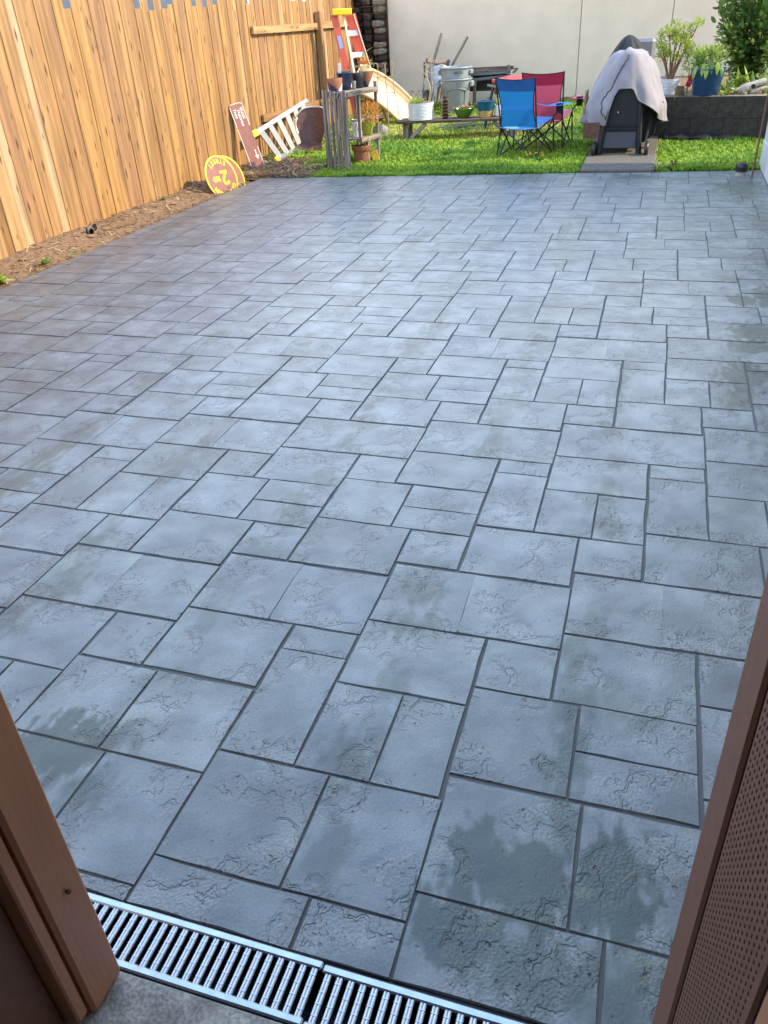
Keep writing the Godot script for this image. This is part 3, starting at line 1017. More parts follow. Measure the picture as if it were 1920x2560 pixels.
func jambs() -> void:
	var l := thing("door_post", "brown painted timber door post with a rusty screw beside the drain", "door post", Vector3(-0.886, 0, -0.589))
	part(l, "post", box(Vector3(0.092, 2.1, 0.091), 0.007), M.brown_paint, at(0, 1.05, 0))
	part(l, "stop_board", box(Vector3(0.07, 2.07, 0.026), 0.004), M.brown_paint, at(0.005, 1.06, 0.064))
	part(l, "jamb_board", box(Vector3(0.05, 2.1, 0.10), 0.004), M.dark_paint, at(-0.021, 1.05, 0.128))
	part(l, "wall_edge", box(Vector3(0.06, 2.1, 0.30), 0.004), M.plaster, at(-0.012, 1.05, 0.33))
	part(l, "screw", lathe([Vector2(0, 0), Vector2(0.0028, 0), Vector2(0.0028, 0.004), Vector2(0.005, 0.005), Vector2(0.0055, 0.008), Vector2(0.003, 0.0105), Vector2(0, 0.011)], 12), M.rust, at(0.0455, 0.334, -0.003, Basis(Vector3.FORWARD, -PI * 0.5 * -1.0)))
	var r := thing("door_frame", "dark brown door frame and dimpled door leaf at the edge of the doorway", "door frame", Vector3(0.135, 0, -0.59))
	part(r, "post", box(Vector3(0.08, 2.1, 0.084), 0.004), M.dark_paint, at(0.040, 1.05, 0.0))
	part(r, "seal", box(Vector3(0.06, 2.1, 0.006), 0.0), M.black_gap, at(0.036, 1.05, 0.0465))
	part(r, "door_leaf", box(Vector3(0.06, 2.05, 0.19), 0.003), M.dark_paint, at(0.0325, 1.03, 0.146))
	part(r, "threshold_strip", box(Vector3(0.06, 2.05, 0.010), 0.0), M.black_gap, at(0.036, 1.03, 0.2475))
	part(r, "inner_frame", box(Vector3(0.08, 2.1, 0.20), 0.004), M.brown_paint, at(0.040, 1.05, 0.355))
	var st := begin()
	for i in 17:
		for j in 150:
			var y := 0.10 + j * 0.0102 + (0.0051 if i % 2 else 0.0)
			add_slab(st, PackedVector2Array([Vector2(-0.0011, -0.0026), Vector2(0.0011, -0.0018), Vector2(0.0011, 0.0026), Vector2(-0.0011, 0.0018)]), 0.0008, 0.0, Transform3D(Basis(Vector3(0, 0, 1), Vector3.UP, Vector3(-1, 0, 0)), Vector3(0.0024, y, 0.062 + i * 0.0102)))
	var o := part(r, "perforations", done(st), mat(0.055, 0.026, 0.016, 0.8))
	o.set_meta("kind", "stuff")

# ---------- lawn ----------
func lawn() -> void:
	var st := begin()
	for i in 7:
		var a := rnd(0, TAU)
		add_leaf(st, Transform3D(Basis(Vector3.UP, a) * Basis(Vector3.RIGHT, rnd(0.05, 0.5)), Vector3(rnd(-0.02, 0.02), 0, rnd(-0.02, 0.02))), rnd(0.6, 1.0), 0.085, rnd(0.2, 0.7), 3, 0.0)
	var tuft := done(st)
	var n := FastNoiseLite.new()
	n.seed = 3
	n.frequency = 0.55
	n.fractal_octaves = 3
	var xf := []
	var col := []
	var tries := 0
	while xf.size() < 36000 and tries < 110000:
		tries += 1
		var x := rnd(-5.1, 1.9)
		var z := -9.40 - pow(rng.randf(), 1.25) * 6.1
		if z > -9.425 - (x + 4.6) * 0.072 + n.get_noise_2d(x * 6.0, 9.0) * 0.04 and x > -4.6:
			continue
		if x > -0.83 and x < -0.01 and z > -12.6:
			continue
		if x > -0.02 and z < -11.62:
			continue
		var bare := smoothstep(-4.0, -4.35, x + n.get_noise_2d(x, z) * 0.3)   # mulch beside the fence
		if z > -10.7 and rng.randf() < bare * 0.97:
			continue
		if x < -4.5 and rng.randf() < 0.6:
			continue
		var q := n.get_noise_2d(x * 1.3, z * 1.3)
		var dry := clampf(smoothstep(-11.4, -12.1, z) * smoothstep(-14.6, -13.2, z) * (0.55 + q * 0.9) * smoothstep(-0.9, -1.6, x), 0.0, 0.85)
		var s := (0.065 + q * 0.04 + rnd(0, 0.035)) * (1.35 if z < -14.6 else 1.0)
		if z > -9.8 and x > -4.5:
			s *= 0.8
		xf.append(Transform3D(Basis(Vector3.UP, rnd(0, TAU)).scaled(Vector3(s, s * rnd(0.7, 1.1), s)), Vector3(x, gy(z) - 0.01, z)))
		var c := Color(0.33, 0.46, 0.030).lerp(Color(0.16, 0.31, 0.020), clampf(0.5 + q * 1.2 + rnd(-0.3, 0.3), 0, 1))
		if rng.randf() < dry:
			c = Color(0.66, 0.56, 0.20).lerp(Color(0.42, 0.50, 0.07), rng.randf())
		col.append(c)
	var o := scatter(self, "grass", tuft, M.blade, xf, col)
	tag(o, "green lawn grass between the patio and the beige wall", "grass")
	# shredded bark and straw at the fence corner and along the soil
	var bs := begin()
	add_box(bs, Vector3(0.006, 0.004, 0.07), 0.0)
	var chip := done(bs)
	xf = []
	col = []
	for i in 5200:
		var z := rnd(-10.7, -9.42) if i % 3 else rnd(-9.6, -4.4)
		var x := rnd(-5.2, -3.95) if z < -9.42 else rnd(-5.25, -4.70)
		if z < -9.42 and x > -4.0 and rng.randf() < 0.7:
			continue
		if z > -9.42 and rng.randf() < 0.72:
			continue
		var y := 0.008 + rnd(0, 0.035) if z < -9.42 else -0.02 + 0.045 * smoothstep(-4.75, -5.2, x) + rnd(0, 0.012)
		xf.append(Transform3D(Basis(Vector3.UP, rnd(0, TAU)) * Basis(Vector3.RIGHT, rnd(-0.5, 0.5)) * Basis().scaled(Vector3(rnd(0.5, 1.6), 1, rnd(0.4, 1.6))), Vector3(x, y, z)))
		col.append(Color(0.30, 0.17, 0.08).lerp(Color(0.13, 0.075, 0.04), rng.randf()) if rng.randf() < 0.8 else Color(0.55, 0.42, 0.24))
	o = scatter(self, "mulch", chip, M.blade, xf, col)
	tag(o, "brown bark mulch and straw along the foot of the fence", "mulch")
	var ms := structure("mulch_bed", terrain(-5.3, -3.85, -10.75, -9.40, 30, 30, func(x, z): return -0.015 + 0.05 * smoothstep(-3.9, -4.4, x) * smoothstep(-9.40, -9.6, z) * smoothstep(-10.75, -10.45, z) + rnd(-0.006, 0.006)), M.soil)

func weed(called: String, label: String, pos: Vector3, n: int, len: float, m: Material, cat := "weed", wid := 0.18) -> Node3D:
	var st := begin()
	for i in n:
		add_leaf(st, Transform3D(Basis(Vector3.UP, TAU * i / n + rnd(-0.3, 0.3)) * Basis(Vector3.RIGHT, rnd(0.3, 1.1)), Vector3.ZERO), len * rnd(0.6, 1.0), len * wid, rnd(0.2, 0.8), 4)
	var o := part(self, called, done(st), m, Transform3D(Basis(), pos))
	tag(o, label, cat)
	return o

# ---------- things along the fence ----------
func disc_frame(yaw: float, lean: float) -> Basis:
	var n := Vector3(cos(yaw) * cos(lean), sin(lean), sin(yaw) * cos(lean))
	var r := Vector3.UP.cross(n).normalized()
	return Basis(r, n.cross(r), n)

func round_sign(pos: Vector3, yaw: float, lean: float, label: String, r: float, text: bool) -> void:
	var t := thing("round_sign", label, "sign", pos, 0.0, "round signs leaning on the fence")
	var B := disc_frame(yaw, lean)
	part(t, "plate", slab(ring_outline(r), 0.004, 0.001), M.sign_brown, Transform3D(B, Vector3.ZERO))
	var st := begin()
	var inner := ring_outline(r * 0.925)
	var outer := ring_outline(r)
	for k in 48:
		var k2 := (k + 1) % 48
		var z := 0.0032
		quad(st, Vector3(inner[k].x, inner[k].y, z), Vector3(inner[k2].x, inner[k2].y, z), Vector3(outer[k2].x, outer[k2].y, z), Vector3(outer[k].x, outer[k].y, z), Vector3(0, 0, 1))
		quad(st, Vector3(outer[k].x, outer[k].y, z), Vector3(outer[k2].x, outer[k2].y, z), Vector3(outer[k2].x, outer[k2].y, -0.001) * 1.001, Vector3(outer[k].x, outer[k].y, -0.001) * 1.001, Vector3(outer[k].x, outer[k].y, 0))
	part(t, "border", done(st), M.sign_yellow, Transform3D(B, Vector3.ZERO))
	if not text:
		return
	# the sign stands upside down
	var up := B * Basis(Vector3(0, 0, 1), PI)
	for w in [["OLD TOWN", 1.0, 0.62], ["STREET", -1.0, 0.62]]:
		var s: String = w[0]
		for i in s.length():
			if s[i] == " ":
				continue
			var a: float = (i - (s.length() - 1) * 0.5) * 0.27
			var b2 := up * Basis(Vector3(0, 0, 1), -a if w[1] > 0 else a)
			var off := Vector3(0, r * 0.75 * w[1], 0.0035)
			part(t, "letter", letters(s[i], r * 0.21), M.sign_yellow, Transform3D(b2, b2 * off - b2.y * 0.0))
	part(t, "numeral", letters("2", r * 0.62), M.sign_yellow, Transform3D(up.scaled_local(Vector3(1.1, 1, 1)), up * Vector3(-r * 0.22, 0, 0.0035)))
	part(t, "lettering", letters("ND", r * 0.24), M.sign_yellow, Transform3D(up, up * Vector3(r * 0.36, 0, 0.0035)))

func fence_side_things() -> void:
	round_sign(Vector3(-4.85, 0.098, -8.87), 0.258, 0.322, "round brown and yellow street sign standing upside down against the fence", 0.252, true)
	round_sign(Vector3(-4.845, 0.060, -9.03), 0.258, 0.33, "second round sign, mostly hidden behind the lettered round sign", 0.262, false)
	# long brown trail sign
	var bb := Vector3(-4.94, 0.0, -10.07)
	var tp := Vector3(-5.215, 0.775, -10.16)
	var y := (tp - bb).normalized()
	var x := Vector3(0.55, 0.0, -0.50)
	x = (x - y * x.dot(y)).normalized()
	var B := Basis(x, y, x.cross(y))
	var t := thing("trail_sign", "long weathered brown sign with white words leaning upright on the fence", "sign", bb + y * 0.40)
	part(t, "board", slab(round_rect(0.185, 0.83, 0.035), 0.006, 0.0015), M.sign_brown, Transform3D(B, Vector3.ZERO))
	var st := begin()
	var outl := round_rect(0.179, 0.824, 0.033)
	for k in outl.size():
		if (k >= 7 and k <= 10) or k == 19 or k == 21:
			continue
		var a := outl[k]
		var b := outl[(k + 1) % outl.size()]
		var a2 := a * 0.93 if absf(a.x) * 4 > absf(a.y) else a * Vector2(0.97, 0.985)
		var L := a.distance_to(b)
		var parts := 1 if L < 0.1 else 3
		for i in parts:
			if parts == 3 and i == 1 and k > 12:
				continue
			var p := a.lerp(b, float(i) / parts)
			var q := a.lerp(b, (i + 0.96) / parts)
			var e := (q - p).normalized()
			var nn := Vector2(-e.y, e.x) * 0.007
			if nn.dot(-p) < 0:
				nn = -nn
			quad(st, Vector3(p.x, p.y, 0.0042), Vector3(q.x, q.y, 0.0042), Vector3(q.x + nn.x, q.y + nn.y, 0.0042), Vector3(p.x + nn.x, p.y + nn.y, 0.0042), Vector3(0, 0, 1))
	part(t, "border", done(st), M.sign_white, Transform3D(B, Vector3.ZERO))
	var side := B * Basis(Vector3(0, 0, 1), -PI * 0.5)
	for w in [["Giant", 0.052, 0.265], ["Flatiron", 0.006, 0.215], ["Tree", -0.040, 0.275]]:
		part(t, "lettering", letters(w[0], 0.040), M.sign_white, Transform3D(side.scaled_local(Vector3(0.95, 0.85, 1)), B * Vector3(w[1], w[2] + 0.02, 0.0045)))
	st = begin()
	add_slab(st, PackedVector2Array([Vector2(-0.006, -0.07), Vector2(0.006, -0.07), Vector2(0.006, 0), Vector2(-0.006, 0)]), 0.001, 0.0, Transform3D(Basis(), Vector3(0.035, -0.16, 0.0045)))
	add_slab(st, PackedVector2Array([Vector2(-0.024, 0), Vector2(0.024, 0), Vector2(0, -0.05)]), 0.001, 0.0, Transform3D(Basis(), Vector3(0.035, -0.232, 0.0045)))
	part(t, "arrow", done(st), M.sign_white, Transform3D(B, Vector3.ZERO))

	# aluminium step ladder lying on its side
	t = thing("aluminium_ladder", "aluminium step ladder lying on its side against the fence", "ladder")
	var ua := Vector3(-5.12, 0.385, -10.50)
	var ub := Vector3(-5.10, 0.60, -12.30)
	var la := Vector3(-4.86, 0.055, -10.50)
	var lb := Vector3(-4.95, 0.10, -12.15)
	part(t, "rail", bar(ua, ub, 0.026, 0.058, (ua - la).normalized()), M.aluminium)
	part(t, "rail", bar(la, lb, 0.026, 0.058, (ua - la).normalized()), M.aluminium)
	for i in 6:
		var f := 0.06 + i * 0.165
		part(t, "step", bar(ua.lerp(ub, f), la.lerp(lb, f), 0.080, 0.022, Vector3(0.75, 0.3, 0.6)), M.dull_aluminium)
	for i in 5:
		var f := 0.14 + i * 0.17
		part(t, "brace", bar(ua.lerp(ub, f) + Vector3(-0.07, -0.05, 0), la.lerp(lb, f) + Vector3(-0.07, 0.0, 0), 0.022, 0.022), M.dull_aluminium)
	part(t, "foot", bar(ua + Vector3(-0.01, -0.025, 0.22), ua + Vector3(0, 0.0, -0.02), 0.034, 0.085, (ua - la).normalized()), M.yellow)
	part(t, "foot", bar(la + Vector3(0, -0.01, 0.06), la + Vector3(0, 0, -0.02), 0.034, 0.080, (ua - la).normalized()), M.yellow)

	# brown shell chair
	t = thing("shell_chair", "old brown metal chair back with a silver tube rim behind the slatted rack", "chair", Vector3(-4.66, gy(-11.2), -11.2), -0.10)
	var rows := []
	for i in 11:
		var v_ := i / 10.0
		var half := lerpf(0.165, 0.235, smoothstep(0.0, 0.55, v_))
		var yy := lerpf(0.09, 0.52, v_)
		var row := []
		for j in 11:
			var u := j / 5.0 - 1.0
			var drop := pow(absf(u), 4.0) * 0.09 * smoothstep(0.6, 1.0, v_)
			row.append(Vector3(u * half, yy - drop, -0.03 - 0.10 * (1.0 - u * u) - 0.10 * v_))
		rows.append(row)
	part(t, "backrest", sheet(rows), M.brown_metal)
	var rim := []
	for i in range(3, 11):
		rim.append(rows[i][0] + Vector3(-0.012, 0, 0))
	for j in range(1, 11):
		rim.append(rows[10][j] + Vector3(0, 0.012, 0))
	for i in range(9, 2, -1):
		rim.append(rows[i][10] + Vector3(0.012, 0, 0))
	part(t, "rim", tube(curve(rim, 3), 0.014, 0.014, 8), M.aluminium)
	var seat := []
	for i in 5:
		var row := []
		for j in 9:
			var u := j / 4.0 - 1.0
			row.append(Vector3(u * (0.16 + 0.02 * i), 0.088 - 0.016 * i * i * 0.35 + 0.01 * u * u, -0.12 + i * 0.045 + 0.06 * u * u))
		seat.append(row)
	part(t, "seat", sheet(seat), M.brown_metal)

	# red fibreglass ladder
	t = thing("fibreglass_ladder", "red fibreglass step ladder with a yellow top leaning on the fence", "ladder")
	var r1 := [Vector3(-4.90, 1.66, -13.17), Vector3(-4.60, 0.13, -13.15)]
	var r2 := [Vector3(-4.785, 1.65, -13.28), Vector3(-4.50, 0.13, -13.10)]
	var r3 := [Vector3(-4.655, 1.65, -13.33), Vector3(-4.20, 0.13, -13.42)]
	part(t, "rail", bar(r1[0], r1[1], 0.105, 0.028, Vector3(0.4, 0, 1)), M.red_frp)
	part(t, "rail", bar(r2[0], r2[1], 0.030, 0.07, Vector3(0.4, 0, 1)), M.sign_white)
	part(t, "rail", bar(r3[0], r3[1], 0.030, 0.07, Vector3(0.4, 0, 1)), M.red_frp)
	part(t, "rail", bar(r3[0] + Vector3(0.02, 0, 0.02), r3[1] + Vector3(0.02, 0, 0.02), 0.012, 0.05, Vector3(0.4, 0, 1)), M.sign_white)
	part(t, "rear_panel", bar((r2[0] + r3[0]) * 0.5 + Vector3(0, 0, -0.10), (r2[1] + r3[1]) * 0.5 + Vector3(0, 0, -0.14), 0.16, 0.02, Vector3(0.4, 0, 1)), M.red_frp)
	for i in 5:
		var f := 0.16 + i * 0.19
		var p2: Vector3 = r2[0].lerp(r2[1], f)
		var p3: Vector3 = r3[0].lerp(r3[1], f)
		part(t, "step", bar(p2, p3, 0.075, 0.028, Vector3(0, 0.4, 1)), M.white)
	var cb := Basis(Vector3(0.94, -0.02, -0.33).normalized(), Vector3.UP, Vector3(0.33, 0, 0.94)).orthonormalized()
	part(t, "top_cap", box(Vector3(0.29, 0.085, 0.15), 0.012), M.yellow, Transform3D(cb, Vector3(-4.785, 1.69, -13.22)))
	part(t, "sticker", bar(r1[0].lerp(r1[1], 0.18) + Vector3(0.006, 0, 0.016), r1[0].lerp(r1[1], 0.29) + Vector3(0.006, 0, 0.016), 0.06, 0.003, Vector3(0.4, 0, 1), 0.0), mat(0.25, 0.34, 0.62, 0.4))

	# peach plastic slide
	t = thing("slide", "peach coloured curved plastic slide lying tilted behind the metal trellis", "slide")
	rows = []
	for i in 15:
		var f := i / 14.0
		var mid := Vector3(lerpf(-4.62, -3.80, f), lerpf(0.80, 0.16, f) + 0.10 * sin(PI * f), lerpf(-13.05, -13.45, f))
		var wd := Vector3(0.10, 0.42, -0.62).normalized()
		var up := Vector3(0.55, 0.75, 0.35).normalized()
		var row := []
		for q in [[-0.25, 0.05], [-0.235, 0.055], [-0.215, 0.0], [-0.1, -0.012], [0.0, -0.015], [0.1, -0.012], [0.215, 0.0], [0.235, 0.055], [0.25, 0.05]]:
			row.append(mid + wd * q[0] + up * q[1])
		rows.append(row)
	st = begin()
	add_sheet(st, rows)
	var low := []
	for r in rows:
		var row := []
		for p in r:
			row.append(p - Vector3(0.55, 0.75, 0.35).normalized() * 0.022)
		row.reverse()
		low.append(row)
	add_sheet(st, low, 2)
	part(t, "chute", done(st), M.slide)
	var e1 := []
	var e2 := []
	for r in rows:
		e1.append(r[0]); e2.append(r[8])
	part(t, "edge", tube(e1, 0.024, 0.024, 8), M.slide)
	part(t, "edge", tube(e2, 0.024, 0.024, 8), M.slide)

	# wire trellis
	t = thing("wire_trellis", "rusty wire trellis of three hooked rods standing in the grass by the slide", "trellis")
	for q in [[Vector3(-3.965, 1.01, -12.10), Vector3(-3.945, 1.045, -12.10), Vector3(-3.912, 1.03, -12.115), Vector3(-3.91, 0.95, -12.115), Vector3(-3.93, 0.70, -12.11), Vector3(-3.985, 0.40, -12.09), Vector3(-3.99, 0.08, -12.09)],
			[Vector3(-3.815, 1.045, -12.15), Vector3(-3.81, 0.86, -12.151), Vector3(-3.80, 0.58, -12.155), Vector3(-3.80, 0.08, -12.153)],
			[Vector3(-3.745, 1.02, -12.17), Vector3(-3.725, 1.045, -12.18), Vector3(-3.705, 1.02, -12.186), Vector3(-3.72, 0.95, -12.185), Vector3(-3.70, 0.70, -12.19), Vector3(-3.655, 0.42, -12.205), Vector3(-3.64, 0.08, -12.21)]]:
		part(t, "rod", tube(curve(q, 6), 0.0065, 0.0065, 6), M.trellis)
	part(t, "crossbar", tube([Vector3(-3.925, 0.877, -12.11), Vector3(-3.81, 0.872, -12.15), Vector3(-3.71, 0.877, -12.186)], 0.005, 0.005, 6), M.cedar2)
	part(t, "crossbar", tube([Vector3(-3.935, 0.68, -12.11), Vector3(-3.80, 0.672, -12.155), Vector3(-3.695, 0.672, -12.19)], 0.004, 0.004, 6), M.rust)

	weed("green_weed", "small green weed at the foot of the fence in the bare soil", Vector3(-5.12, 0.0, -6.15), 7, 0.13, M.green_leaf)
	weed("green_weed", "broad leaved weed growing in the soil beside the patio edge", Vector3(-4.83, -0.02, -5.55), 9, 0.11, M.green_leaf, "weed", 0.4)
	weed("green_weed", "bright yellow green weed clump by the near patio edge", Vector3(-4.83, -0.02, -4.98), 22, 0.14, M.lime_leaf, "weed", 0.35)
	weed("green_weed", "tiny two leaved seedling beside the patio edge", Vector3(-4.78, -0.02, -5.9), 4, 0.06, M.green_leaf, "weed", 0.4)
	weed("green_weed", "little seedling at the fence foot under the light plank", Vector3(-5.2, 0.01, -8.1), 5, 0.07, M.green_leaf, "weed", 0.4)
	weed("green_weed", "green sprout below the two round signs", Vector3(-4.73, -0.02, -9.12), 5, 0.07, M.lime_leaf, "weed", 0.45)
	weed("green_weed", "leafy weed between the trail sign and the aluminium ladder", Vector3(-4.93, 0.02, -10.35), 10, 0.12, M.grey_leaf, "weed", 0.4)
	weed("green_weed", "weed growing through the low end of the aluminium ladder", Vector3(-4.74, 0.03, -11.0), 14, 0.16, M.green_leaf, "weed", 0.3)
	st = begin()
	for i in 7:
		add_leaf(st, aim(Vector3(rnd(-0.06, 0.06), 0.02, rnd(-0.06, 0.06)), Vector3(rnd(-1, 1), 0.5, rnd(-1, 1)), rnd(0, 3)), rnd(0.07, 0.14), 0.08, rnd(0.4, 1.2), 4, 0.6)
	tag(part(self, "plastic_scrap", done(st), M.black_plastic, at(-5.05, 0.0, -6.55, Basis().scaled(Vector3.ONE * 0.6))), "crumpled black plastic scrap in the soil under the fence", "scrap")
	for q in [[-5.0, -6.7, 0.05, "largest brown clod of earth just beside the black plastic scrap"], [-4.98, -6.42, 0.035, "small brown clod of earth between the black scrap and the patio edge"], [-5.1, -7.3, 0.03, "small brown clod of earth midway along the bare soil"], [-4.95, -7.9, 0.035, "lone brown clod of earth nearest the round signs"], [-5.08, -5.6, 0.03, "small brown clod of earth near the broad leaved weed"]]:
		var rk := SphereMesh.new()
		rk.radius = q[2]; rk.height = q[2] * 1.1; rk.radial_segments = 9; rk.rings = 5
		tag(part(self, "clod", rk, M.soil, at(q[0], 0.005, q[1], Basis(Vector3.UP, q[1]).scaled_local(Vector3(1.3, 0.8, 1)))), q[3], "clod", "clods on the bare soil")

# ---------- pots and plants ----------
func pot(called: String, label: String, pos: Vector3, rb: float, rt: float, h: float, m: Material, lip := 0.0, lip_h := 0.0, cat := "pot") -> Node3D:
	var t := thing(called, label, cat, pos)
	part(t, "body", lathe(pot_profile(rb, rt, h, 0.008, lip, lip_h), 32), m)
	part(t, "soil", soil_disc(lerpf(rb, rt, 0.85) - 0.006), M.potting, at(0, h - 0.02, 0))
	return t

# a slanted patch of glaze over part of a pot, lying 1 mm proud
func glaze(t: Node3D, rb: float, rt: float, h: float, m: Material, inside: Callable) -> void:
	var st := begin()
	st.set_smooth_group(1)
	var na := 64
	var nh := 24
	for i in na:
		for j in nh:
			var u := (i + 0.5) / na
			var w := (j + 0.5) / nh
			if not inside.call(u * TAU, w):
				continue
			var q := []
			for e in [[0, 0], [1, 0], [1, 1], [0, 1]]:
				var a: float = TAU * (i + e[0]) / na
				var y: float = 0.003 + (h - 0.006) * (j + e[1]) / nh
				var r := lerpf(rb, rt, y / h) + 0.0012
				q.append(Vector3(cos(a) * r, y, sin(a) * r))
			quad(st, q[0], q[1], q[2], q[3], Vector3(q[0].x, 0, q[0].z))
	part(t, "glaze", done(st), m)

func rosette(st: SurfaceTool, p: Vector3, r: float, n := 14) -> void:
	for i in n:
		var k := float(i) / n
		add_leaf(st, Transform3D(Basis(Vector3.UP, i * 2.4) * Basis(Vector3.RIGHT, lerpf(1.35, 0.25, k)), p), r * lerpf(1.0, 0.5, k), r * 0.55, -0.35, 3, 0.3)

func tuft_mesh(n: int, len: float, w: float, spread: float, r: float, bend := 0.4) -> ArrayMesh:
	var st := begin()
	for i in n:
		var a := rnd(0, TAU)
		var d := sqrt(rng.randf()) * r
		add_leaf(st, Transform3D(Basis(Vector3.UP, a) * Basis(Vector3.RIGHT, rnd(0, spread)), Vector3(sin(a) * d, 0, cos(a) * d)), len * rnd(0.55, 1.0), w, bend * rnd(0.4, 1.4), 4, 0.1)
	return done(st)

func ball_of_leaves(n: int, r: Vector3, len: float, w: float, up := 0.3, inner := 0.45) -> ArrayMesh:
	var st := begin()
	for i in n:
		var d := rand_dir(0.15)
		var k := lerpf(inner, 1.0, sqrt(rng.randf())) * (0.85 + 0.25 * sin(d.x * 7.0 + d.z * 5.0 + d.y * 4.0))
		add_leaf(st, aim(d * r * k, (d + rand_dir() * 0.7 + Vector3.UP * up), rnd(0, TAU), rnd(0.6, 1.2)), len, w, rnd(-0.3, 0.5), 2, 0.2)
	return done(st)

func plant_rack() -> void:
	var O := Vector3(-3.765, 0.0, -9.91)
	var turn := -0.22
	var B := Basis(Vector3.UP, turn)
	var W := func(x: float, y: float, z: float) -> Vector3: return O + B * Vector3(x, y, z)
	var t := thing("slatted_plant_rack", "weathered grey slatted wooden plant rack at the edge of the lawn", "plant rack", O, turn)
	for i in 6:
		part(t, "slat", bar(Vector3(-0.148 + i * 0.053 + rnd(-0.004, 0.004), -0.01, 0.012 + rnd(-0.004, 0.004)), Vector3(-0.155 + i * 0.053 + rnd(-0.004, 0.004), 0.885 + rnd(-0.02, 0.012), rnd(-0.004, 0.004)), 0.029, 0.014, Vector3(0, 0, 1)), M.grey_wood)
	for q in [[0.152, 0.0, 0.885], [-0.150, -0.72, 0.93], [0.152, -0.72, 0.93], [0.152, -0.30, 0.86], [-0.150, -0.02, 0.86]]:
		part(t, "leg", bar(Vector3(q[0], 0 if q[1] != -0.30 else 0.30, q[1]), Vector3(q[0], q[2], q[1]), 0.036, 0.030, Vector3(0, 0, 1)), M.grey_wood)
	part(t, "leg", bar(Vector3(0.152, 0.0, -0.46), Vector3(0.152, 0.34, -0.46), 0.034, 0.03, Vector3(0, 0, 1)), M.grey_wood)
	for i in 4:
		part(t, "slat", bar(Vector3(-0.148, 0.02, -0.16 - i * 0.11), Vector3(-0.148, 0.84, -0.16 - i * 0.11), 0.014, 0.036, Vector3(0, 0, 1)), M.grey_wood)
	for i in 3:
		part(t, "shelf_board", bar(Vector3(-0.105 + i * 0.105, 0.862, 0.0), Vector3(-0.105 + i * 0.105, 0.862, -0.74), 0.100, 0.016, Vector3.UP), M.grey_wood)
		part(t, "shelf_board", bar(Vector3(-0.105 + i * 0.105, 0.325, -0.27), Vector3(-0.105 + i * 0.105, 0.325, -0.74), 0.100, 0.016, Vector3.UP), M.grey_wood)
	part(t, "rail", bar(Vector3(0.178, 0.840, -0.02), Vector3(0.178, 0.840, -0.74), 0.052, 0.018, Vector3.RIGHT), M.pale_wood)
	part(t, "rail", bar(Vector3(0.178, 0.315, -0.28), Vector3(0.178, 0.315, -0.74), 0.056, 0.018, Vector3.RIGHT), M.pale_wood)
	part(t, "rail", bar(Vector3(-0.16, 0.83, -0.012), Vector3(0.14, 0.83, -0.012), 0.05, 0.018, Vector3(0, 0, 1)), M.grey_wood)
	part(t, "rail", bar(Vector3(-0.16, 0.10, -0.012), Vector3(0.14, 0.10, -0.012), 0.04, 0.018, Vector3(0, 0, 1)), M.grey_wood)
	var top := 0.872
	# pots on the top shelf
	var p := pot("painted_pot", "small terracotta pot with navy and white painted triangles on the rack top", W.call(-0.02, top, -0.075), 0.078, 0.092, 0.14, M.terracotta)
	var face := func(a: float) -> float: return wrapf(a - 1.22, -PI, PI)   # 0 where the side faces the doorway
	glaze(p, 0.078, 0.092, 0.14, M.navy, func(a, w): return face.call(a) > -0.45 - 0.0 and w < 0.15 + 0.62 * clampf((face.call(a) + 0.45) / 1.6, 0, 1.2) and face.call(a) < 2.4)
	glaze(p, 0.078, 0.092, 0.14, M.white, func(a, w): return face.call(a) < -0.55 and face.call(a) > -2.0 and w < 0.1 + 0.62 * clampf((-0.55 - face.call(a)) / 0.9, 0, 1.3))
	p = pot("navy_pot", "glossy navy pot with purple succulents and a white plant tag", W.call(0.01, top, -0.25), 0.066, 0.100, 0.185, M.navy, 0.004, 0.03)
	part(p, "saucer", lathe([Vector2(0, 0.001), Vector2(0.07, 0.001), Vector2(0.085, 0.018), Vector2(0.082, 0.018), Vector2(0.07, 0.006)], 28), M.navy)
	var st := begin()
	for i in 60:
		var a := rnd(0, TAU)
		var d := sqrt(rng.randf()) * 0.085
		rosette(st, Vector3(cos(a) * d, 0.18 + rnd(0, 0.02), sin(a) * d), 0.024, 6)
	part(p, "succulents", done(st), M.purple_leaf).set_meta("kind", "stuff")
	part(p, "plant_tag", box(Vector3(0.034, 0.13, 0.003), 0.0008), M.white, at(-0.025, 0.225, 0.085))
	pot("tiny_grey_pot", "tiny pale grey pot squeezed between the navy and black pots", W.call(0.105, top, -0.30), 0.022, 0.028, 0.09, M.hopper)
	p = pot("black_pot", "plain black nursery pot behind the navy pot on the rack", W.call(0.06, top, -0.47), 0.060, 0.078, 0.165, M.black_plastic)
	p = pot("tall_painted_pot", "tall terracotta pot with navy and white triangles and succulents on the rack", W.call(0.08, top, -0.64), 0.056, 0.090, 0.175, M.terracotta)
	glaze(p, 0.056, 0.090, 0.175, M.navy, func(a, w): return face.call(a) > -0.25 and face.call(a) < 2.4 and w < 0.1 + 0.6 * clampf((face.call(a) + 0.25) / 1.3, 0, 1.2))
	glaze(p, 0.056, 0.090, 0.175, M.white, func(a, w): return face.call(a) < -0.35 and face.call(a) > -2.0 and w < 0.1 + 0.6 * clampf((-0.35 - face.call(a)) / 0.9, 0, 1.3))
	part(p, "sand_mound", lathe([Vector2(0.092, 0.172), Vector2(0.09, 0.18), Vector2(0.035, 0.232), Vector2(0.012, 0.246), Vector2(0, 0.248)], 24), M.tan_glaze)
	st = begin()
